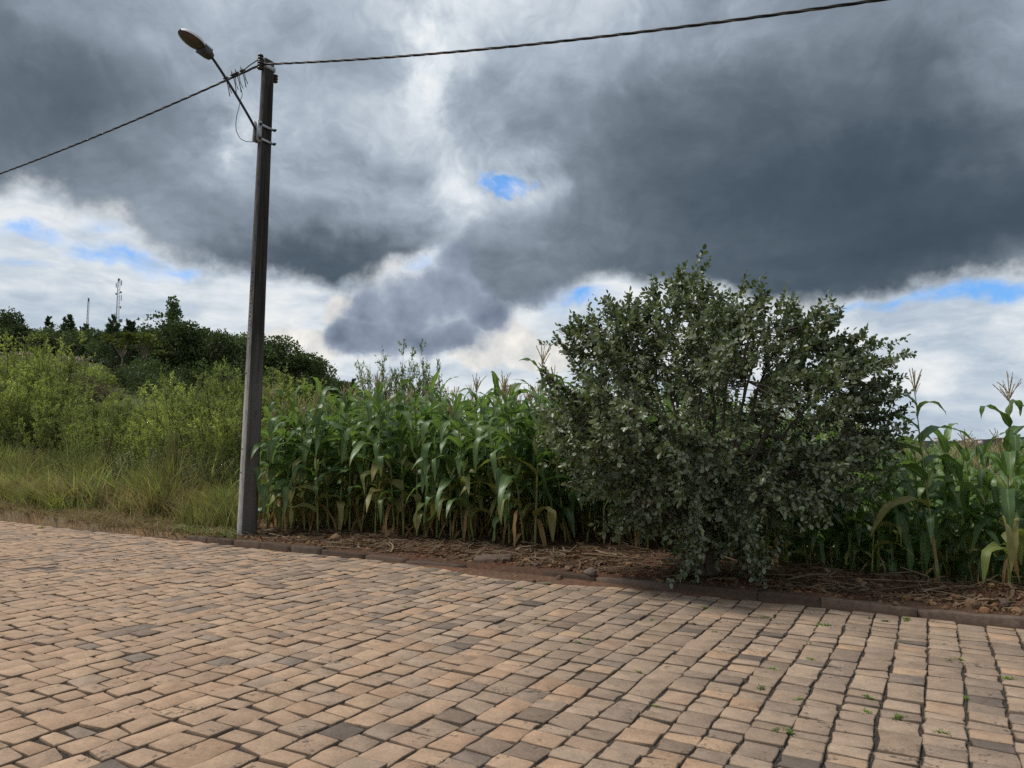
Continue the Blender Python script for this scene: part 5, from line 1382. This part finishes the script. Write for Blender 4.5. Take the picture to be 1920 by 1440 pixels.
# ------------------------------------------------------------------ the wooded hill
def tree_meshes(seed, kind):
    r = np.random.default_rng(seed); tr = MB(); P, D = [], []
    if kind == 'broad':
        H = 10.0; cl = [(r.normal(0, 1.5), r.normal(0, 1.5), r.uniform(1.6, 8.4), r.uniform(1.3, 2.4)) for _ in range(22)]
        tr.add(*tube([[0, 0, -1], [0.1, 0, 3], [0.2, 0.1, 6.5]], [0.28, 0.2, 0.08], 6))
        for c in cl:
            n = 190; d = rand_unit(n, r); P.append(np.array(c[:3]) + d * c[3] * r.uniform(0.55, 1.05, n)[:, None] * np.array([1.1, 1.1, 0.75])); D.append(d + r.normal(0, 0.6, (n, 3))); tr.add(*tube([[0.1, 0, 2.5], [c[0] * 0.6, c[1] * 0.6, c[2] * 0.8], c[:3]], [0.1, 0.06, 0.03], 4, False))
        sz = (0.46, 0.36)
    elif kind == 'pine':
        H = 11.0; tr.add(*tube([[0, 0, -1], [0, 0, 6], [0, 0, 10.6]], [0.22, 0.14, 0.03], 6))
        for k in range(44):
            z = r.uniform(2.0, 10.7); rad = (10.9 - z) * 0.27 + 0.35; a_ = r.uniform(0, 6.28); e = np.array([math.cos(a_) * rad, math.sin(a_) * rad, z + 0.55])
            tr.add(*tube([[0, 0, z], e], [0.05, 0.015], 4, False)); n = 46; t = r.uniform(0.25, 1.05, n)[:, None]; P.append(np.array([0, 0, z]) * (1 - t) + e * t + r.normal(0, 0.05 + 0.02 * (10.9 - z), (n, 3))); D.append(np.tile(nrmz(e - [0, 0, z]), (n, 1)) + [0, 0, 0.5] + r.normal(0, 0.5, (n, 3)))
        sz = (0.6, 0.26)
    elif kind == 'tall':
        H = 12.0; tr.add(*tube([[0, 0, -1], [0.1, 0, 6], [0.2, 0, 11]], [0.25, 0.18, 0.05], 6))
        for k in range(30):
            z = r.uniform(4.0, 11.6); rad = 1.3 if z > 8 else 2.2; a_ = r.uniform(0, 6.28); c = np.array([math.cos(a_) * rad * r.uniform(0.2, 1), math.sin(a_) * rad * r.uniform(0.2, 1), z]); n = 75; d = rand_unit(n, r)
            P.append(c + d * 0.75 * r.uniform(0.5, 1.05, n)[:, None]); D.append(d + r.normal(0, 0.6, (n, 3))); tr.add(*tube([[0.1, 0, z - 0.8], c], [0.06, 0.02], 4, False))
        sz = (0.5, 0.36)
    elif kind == 'umbrella':
        H = 9.0; tr.add(*tube([[0, 0, -1], [0.1, 0, 3], [0.1, 0, 5.5]], [0.22, 0.17, 0.10], 6))
        for k in range(11):
            a_ = r.uniform(0, 6.28); rad = r.uniform(0.8, 3.4); c = np.array([math.cos(a_) * rad, math.sin(a_) * rad, r.uniform(5.6, 8.6)]); tr.add(*tube([[0.1, 0, 4.0], c * [0.6, 0.6, 0.85], c], [0.10, 0.06, 0.03], 5, False)); n = 70; d = rand_unit(n, r)
            P.append(c + d * np.array([1.05, 1.05, 0.32]) * r.uniform(0.3, 1.05, n)[:, None]); D.append(d * [1, 1, 0.3] + r.normal(0, 0.4, (n, 3)))
        sz = (0.5, 0.4)
    else:   # round bush
        H = 4.0; tr.add(*tube([[0, 0, -0.5], [0, 0, 1.5]], [0.14, 0.06], 5)); n = 1300; d = rand_unit(n, r); d[:, 2] = np.abs(d[:, 2]) * 1.0 - 0.1
        k = 1 + 0.22 * np.sin(d[:, 0] * 5 + 1) * np.sin(d[:, 1] * 6) + 0.12 * np.sin(d[:, 2] * 9); P.append(d * np.array([2.3, 2.3, 3.6]) * k[:, None] * (r.uniform(0.6, 1.05, n)[:, None])); D.append(d + r.normal(0, 0.6, (n, 3))); sz = (0.34, 0.2)
    P = np.concatenate(P); D = np.concatenate(D); n = len(P)
    V, F = cards(P, D, rand_unit(n, r), r.uniform(0.6, 1.3, n) * sz[0], r.uniform(0.6, 1.3, n) * sz[1])
    return tr, (V, F), H
TP = {}
def tree_proto(key, seed, kind, mat, bark='bark'):
    tr, (V, F), H = tree_meshes(seed, kind); TP.setdefault(key, []).append((tr.mesh('trunk', M[bark]), make_mesh('crown', V, F, M[mat]), H))
for i in range(4): tree_proto('broad', 70 + i, 'broad', 'forest')
for i in range(2): tree_proto('mid', 80 + i, 'broad', 'forest_mid')
for i in range(3): tree_proto('pine', 90 + i, 'pine', 'pine')
tree_proto('tall', 95, 'tall', 'forest'); tree_proto('umbrella', 97, 'umbrella', 'yellow_leaf', 'bark_pale'); tree_proto('bush', 98, 'bush', 'forest_mid'); tree_proto('bush', 99, 'bush', 'forest'); tree_proto('lightbush', 101, 'bush', 'shrub_leaf_dark'); tree_proto('lightbush', 102, 'bush', 'shrub_leaf')
tree_proto('drybush', 103, 'bush', 'shrub_dry')
NM = {'broad': 'broadleaf_tree', 'mid': 'broadleaf_tree', 'pine': 'pine_tree', 'tall': 'tall_tree', 'umbrella': 'umbrella_tree', 'bush': 'hillside_bush', 'lightbush': 'hillside_bush', 'drybush': 'hillside_bush'}
def tree(key, px, Y, h, label, group, dz=0, wf=1.0):
    tr, cr_, H = TP[key][rs.randrange(len(TP[key]))]; x = (px - CX) / FPX * Y; s = h / H
    t = empty(NM[key], (x, Y, gzs(x, Y) + dz), rs.uniform(0, 6.28), label, 'bush' if 'bush' in key else 'tree', group); t.scale = (s * wf, s * wf, s)
    obj('trunk', tr, t); obj('crown', cr_, t)
for Y in (112, 132, 155, 180, 205, 228, 246):
    st_ = 4.6 / Y * FPX * (0.95 if Y > 200 else 0.8); px = (185 if Y < 200 else -90) + rs.uniform(0, 30)
    while px < 735 - (246 - Y) * 0.2:
        if px > 600 and Y < 200: px += st_; continue
        k = rs.choices(['broad', 'mid', 'pine'], [5, 1.4, 3.2 if 60 < px < 480 else 0.8])[0]
        if Y > 225 and px < 60: k = 'broad'
        tree(k, px, Y + rs.uniform(-7, 7), rs.uniform(8.0, 11.5) * ((1.22 if Y > 200 else 0.92) if k == 'pine' else 1.0), {'broad': 'dark broadleaf tree in the wood on the left hill', 'mid': 'lighter green broadleaf tree in the wood on the left hill', 'pine': 'dark pine with a pointed top in the wood on the left hill'}[k], 'trees of the hill wood', -0.3)
        px += st_ * rs.uniform(0.7, 1.25)
for px in range(70, 470, 17):
    tree('pine', px + rs.uniform(-7, 7), rs.uniform(236, 254), rs.uniform(10.0, 14.5) * (0.72 if 190 < px < 232 or 140 < px < 168 else 1.0), 'slender pine pointing up on the skyline of the left hill', 'pines on the skyline', -0.3, 0.85)
tree('tall', 322, 150, 17.5, 'tall dark tree standing above the rest of the hill wood', None, 0, 0.85)
tree('broad', 4, 225, 15.0, 'tall dark tree on the hill at the left picture edge', None)
tree('umbrella', 224, 98, 7.0, 'yellow-green tree with a bare pale trunk in front of the hill wood', None)
tree('umbrella', 266, 101, 7.4, 'yellow-green tree with spreading tiers right of the bare-trunked one', None)
for px, Y, h, k in [(20, 74, 2.6, 1), (60, 80, 2.4, 0), (95, 84, 3.0, 0), (130, 88, 2.2, 1), (150, 80, 2.0, 0), (-20, 78, 3, 1), (40, 90, 2.8, 0), (110, 95, 2.4, 1), (75, 70, 2.2, 0), (165, 92, 2.4, 0), (0, 66, 2.6, 0), (30, 100, 2.6, 0), (70, 104, 2.6, 1), (140, 104, 2.6, 0), (100, 75, 1.8, 0), (10, 88, 2.2, 1), (180, 100, 2.4, 0), (52, 96, 2.2, 0), (-45, 95, 2.6, 0), (128, 110, 2.4, 0), (195, 84, 2.0, 0), (90, 112, 2.6, 1), (45, 112, 2.8, 0)]:
    tree('lightbush', px, Y, h, 'green bush on the slope below the hill wood', 'bushes on the hill slope', -0.2, 1.25)
for px, Y, h in [(140, 62, 2.0), (165, 64, 1.9), (185, 66, 1.9), (150, 70, 2.2), (125, 72, 2.0), (205, 68, 1.6), (172, 74, 2.0), (118, 64, 1.7)]:
    tree('drybush', px, Y, h, 'brown withered bush on the slope at the left', 'withered bushes on the slope', -0.2, 1.3)
for px, Y, h in [(250, 92, 3.6), (232, 88, 3.0), (275, 95, 4.2), (300, 98, 4.0), (345, 96, 3.8), (380, 98, 4.2), (415, 98, 4.4), (450, 100, 4.6), (485, 100, 4.4), (215, 86, 2.6), (330, 84, 3.0), (520, 104, 5), (560, 106, 4.6), (600, 110, 4), (268, 78, 3.2), (290, 74, 2.8)]:
    tree('bush', px, Y, h, 'round dark bush at the lower edge of the hill wood', 'bushes at the edge of the wood', -0.2, 1.15)
# pampas grass on the crest
for px, py, Y in [(12, 633, 108), (28, 630, 110), (45, 632, 110), (80, 636, 110), (112, 640, 110), (124, 642, 108), (136, 645, 106), (150, 650, 104), (108, 662, 92), (118, 664, 92)]:
    x = (px - CX) / FPX * Y; z = gzs(x, Y); zt_ = at(px, py - 4, Y)[2]; mb = MB(); t = empty('pampas_grass', (x, Y, z), 0, 'pale pampas grass plumes on the crest of the slope', 'pampas grass', 'pampas grass on the slope')
    for k in range(9):
        b_ = np.array([r.normal(0, 0.25), r.normal(0, 0.2), 0]); e = np.array([b_[0] * 3.0, b_[1] * 3, min(2.6, max(1.6, zt_ - z)) * r.uniform(0.88, 1.05)]); mb.add(*tube([b_, (b_ + e) / 2, e * 0.8 + b_ * 0.2, e * 0.9 + b_ * 0.1, e], [0.03, 0.03, 0.04, 0.13, 0.02], 5))
    obj('plumes', mb.mesh('pampas_plumes', M['plume']), t)
    n = 80; P = np.column_stack([r.normal(0, 0.2, n), r.normal(0, 0.2, n), np.zeros(n)]); V, F = blades(P, r.uniform(0.8, 1.7, n), np.column_stack([r.normal(0, 0.5, (n, 2)), np.zeros(n)]), np.full(n, 0.05), r); obj('leaves', make_mesh('pampas_leaves', V, F, M['shrub_leaf_dark']), t)
# lattice masts behind the ridge
def mast(px, topy, Y, w0, w1, label, ant):
    x = (px - CX) / FPX * Y; z0 = gzs(x, Y); zt_ = at(px, topy, Y)[2]; H = zt_ - z0; t = empty('radio_mast', (x, Y, z0), 0.3, label, 'radio mast'); mb = MB()
    def c(k, z): w_ = w0 + (w1 - w0) * z / H; a_ = k * 2.0944; return np.array([math.cos(a_) * w_, math.sin(a_) * w_, z])
    for k in range(3): mb.add(*tube([c(k, 0), c(k, H)], 0.06, 4))
    nb = int(H / 1.3)
    for i in range(nb):
        za, zb = H * i / nb, H * (i + 1) / nb
        for k in range(3): mb.add(*tube([c(k, za), c((k + 1) % 3, zb)], 0.04, 3, False)); mb.add(*tube([c(k, zb), c((k + 1) % 3, zb)], 0.035, 3, False))
    obj('lattice', mb.mesh('mast_lattice', M['mast']), t)
    for (dx, z, w_, h) in ant:
        mb = MB(); mb.add(*box(dx - w_ / 2, dx + w_ / 2, -0.15, 0.15, z * H - h / 2, z * H + h / 2, 0.03)); mb.add(*tube([[0, 0, z * H], [dx, 0, z * H]], 0.04, 4)); obj('antenna', mb.mesh('antenna', M['mast']), t)
    return t
mast(211, 523, 268, 0.75, 0.5, 'taller lattice radio mast with antennas behind the hill wood', [(0.95, 0.96, 0.25, 2.0), (-0.8, 0.93, 0.25, 1.8), (0.9, 0.86, 0.5, 0.7), (1.1, 0.80, 0.2, 2.2), (-0.7, 0.84, 0.5, 0.6), (1.0, 0.70, 0.4, 0.9), (1.3, 0.56, 1.1, 1.2), (-0.8, 0.6, 0.3, 2.4), (0.8, 0.5, 0.6, 0.8), (0.0, 0.99, 0.5, 1.2)])
mast(155, 560, 262, 0.55, 0.3, 'shorter thin lattice mast left of the taller one', [(0.0, 0.985, 0.4, 1.4), (0.35, 0.6, 0.15, 0.8)])
# post in the thicket at the left edge
q = at(3, 690, 31.0); o = empty('fence_post', (q[0], q[1], gzs(q[0], q[1])), 0, 'thin pale post standing in the thicket at the left picture edge', 'post')
hp = at(3, 668, 31.0)[2] - gzs(q[0], q[1]); obj('shaft', make_mesh('post_shaft', *tube([[0, 0, -0.2], [0, 0, hp - 0.02], [0, 0, hp]], [0.03, 0.028, 0.015], 8), M['wood'], True), o); obj('cap', make_mesh('post_cap', *tube([[0, 0, hp - 0.005], [0, 0, hp + 0.02]], 0.03, 8), M['wood'], True), o)

# ------------------------------------------------------------------ far hills on the right
pxs = np.arange(640, 2700, 7.0); dep_ = np.array([1500, 1600, 1700, 1800, 1900, 2050, 2600]); fr_ = np.array([-0.9, 0.0, 0.55, 0.85, 1.0, 1.0, 0.6])
topY = 822 + 5 * np.sin(pxs / 210.0) + 2.2 * np.sin(pxs / 47.0 + 1) + 1.0 * np.sin(pxs / 13.0)
V = []
for i, px in enumerate(pxs):
    ht = (835 - topY[i]) / FPX * 1900 + CAMH
    for Yd, f in zip(dep_, fr_): V.append([(px - CX) / FPX * 1900 * (0.75 + 0.25 * Yd / 1900), Yd, -34 + (ht + 34) * f + r.normal(0, 1.2 if 0.3 < f else 0)])
m_ = len(dep_); i, j = np.meshgrid(np.arange(len(pxs) - 1), np.arange(m_ - 1), indexing='ij')
F = np.stack([i * m_ + j, (i + 1) * m_ + j, (i + 1) * m_ + j + 1, i * m_ + j + 1], -1).reshape(-1, 4)
o = obj('far_hill', make_mesh('far_hill', np.array(V), F, M['far_forest'])); tag(o, kind='structure')
n = 4200; k = r.integers(0, len(pxs), n); t = r.uniform(0.2, 1.0, n); hx = (pxs[k] - CX) / FPX * 1900
hz = -34 + ((835 - topY[k]) / FPX * 1900 + CAMH + 34) * sst(t * 1.0) ** 0.7; P = np.column_stack([hx + r.normal(0, 6, n), 1600 + 300 * t, hz - 4])
cb = np.array([[1, 0, 0], [-1, 0, 0], [0, 1, 0], [0, -1, 0], [0, 0, 1.3], [0, 0, -1]]) * 1.0
Vc = (cb[None] * r.uniform(3.5, 7.5, (n, 1, 1)) * r.uniform(0.7, 1.3, (n, 6, 1)) + P[:, None, :]).reshape(-1, 3)
o = obj('far_wood', make_mesh('far_wood', Vc, (np.arange(n)[:, None, None] * 6 + cf_[None]).reshape(-1, 3), M['far_forest'])); tag(o, 'dark woods covering the far hill on the right', 'woods', kind='stuff')
for i, (px, w_) in enumerate([(1688, 6), (1812, 7), (1822, 6), (1838, 8), (1884, 7), (1897, 9), (1910, 6), (1755, 6)]):
    Y = 1640; py = 823 + rs.uniform(-1.5, 2.5); q = at(px, py, Y); t = empty('far_house', (q[0], q[1], q[2] - 4), rs.uniform(-0.4, 0.4), 'tiny pale house on the far hill at the right', 'house', 'houses on the far hill')
    obj('wall', make_mesh('house_wall', *box(-w_ / 2, w_ / 2, -4, 4, -6, 3), M['house']), t)
    V = np.array([[-w_ / 2 - 0.6, -4.6, 3], [w_ / 2 + 0.6, -4.6, 3], [w_ / 2 + 0.6, 4.6, 3], [-w_ / 2 - 0.6, 4.6, 3], [-w_ / 2 - 0.6, 0, 5], [w_ / 2 + 0.6, 0, 5]]); obj('roof', make_mesh('house_roof', V, [np.array([[0, 1, 5, 4], [2, 3, 4, 5], [3, 2, 1, 0]]), np.array([[0, 4, 3], [1, 2, 5]])], M['roof']), t)
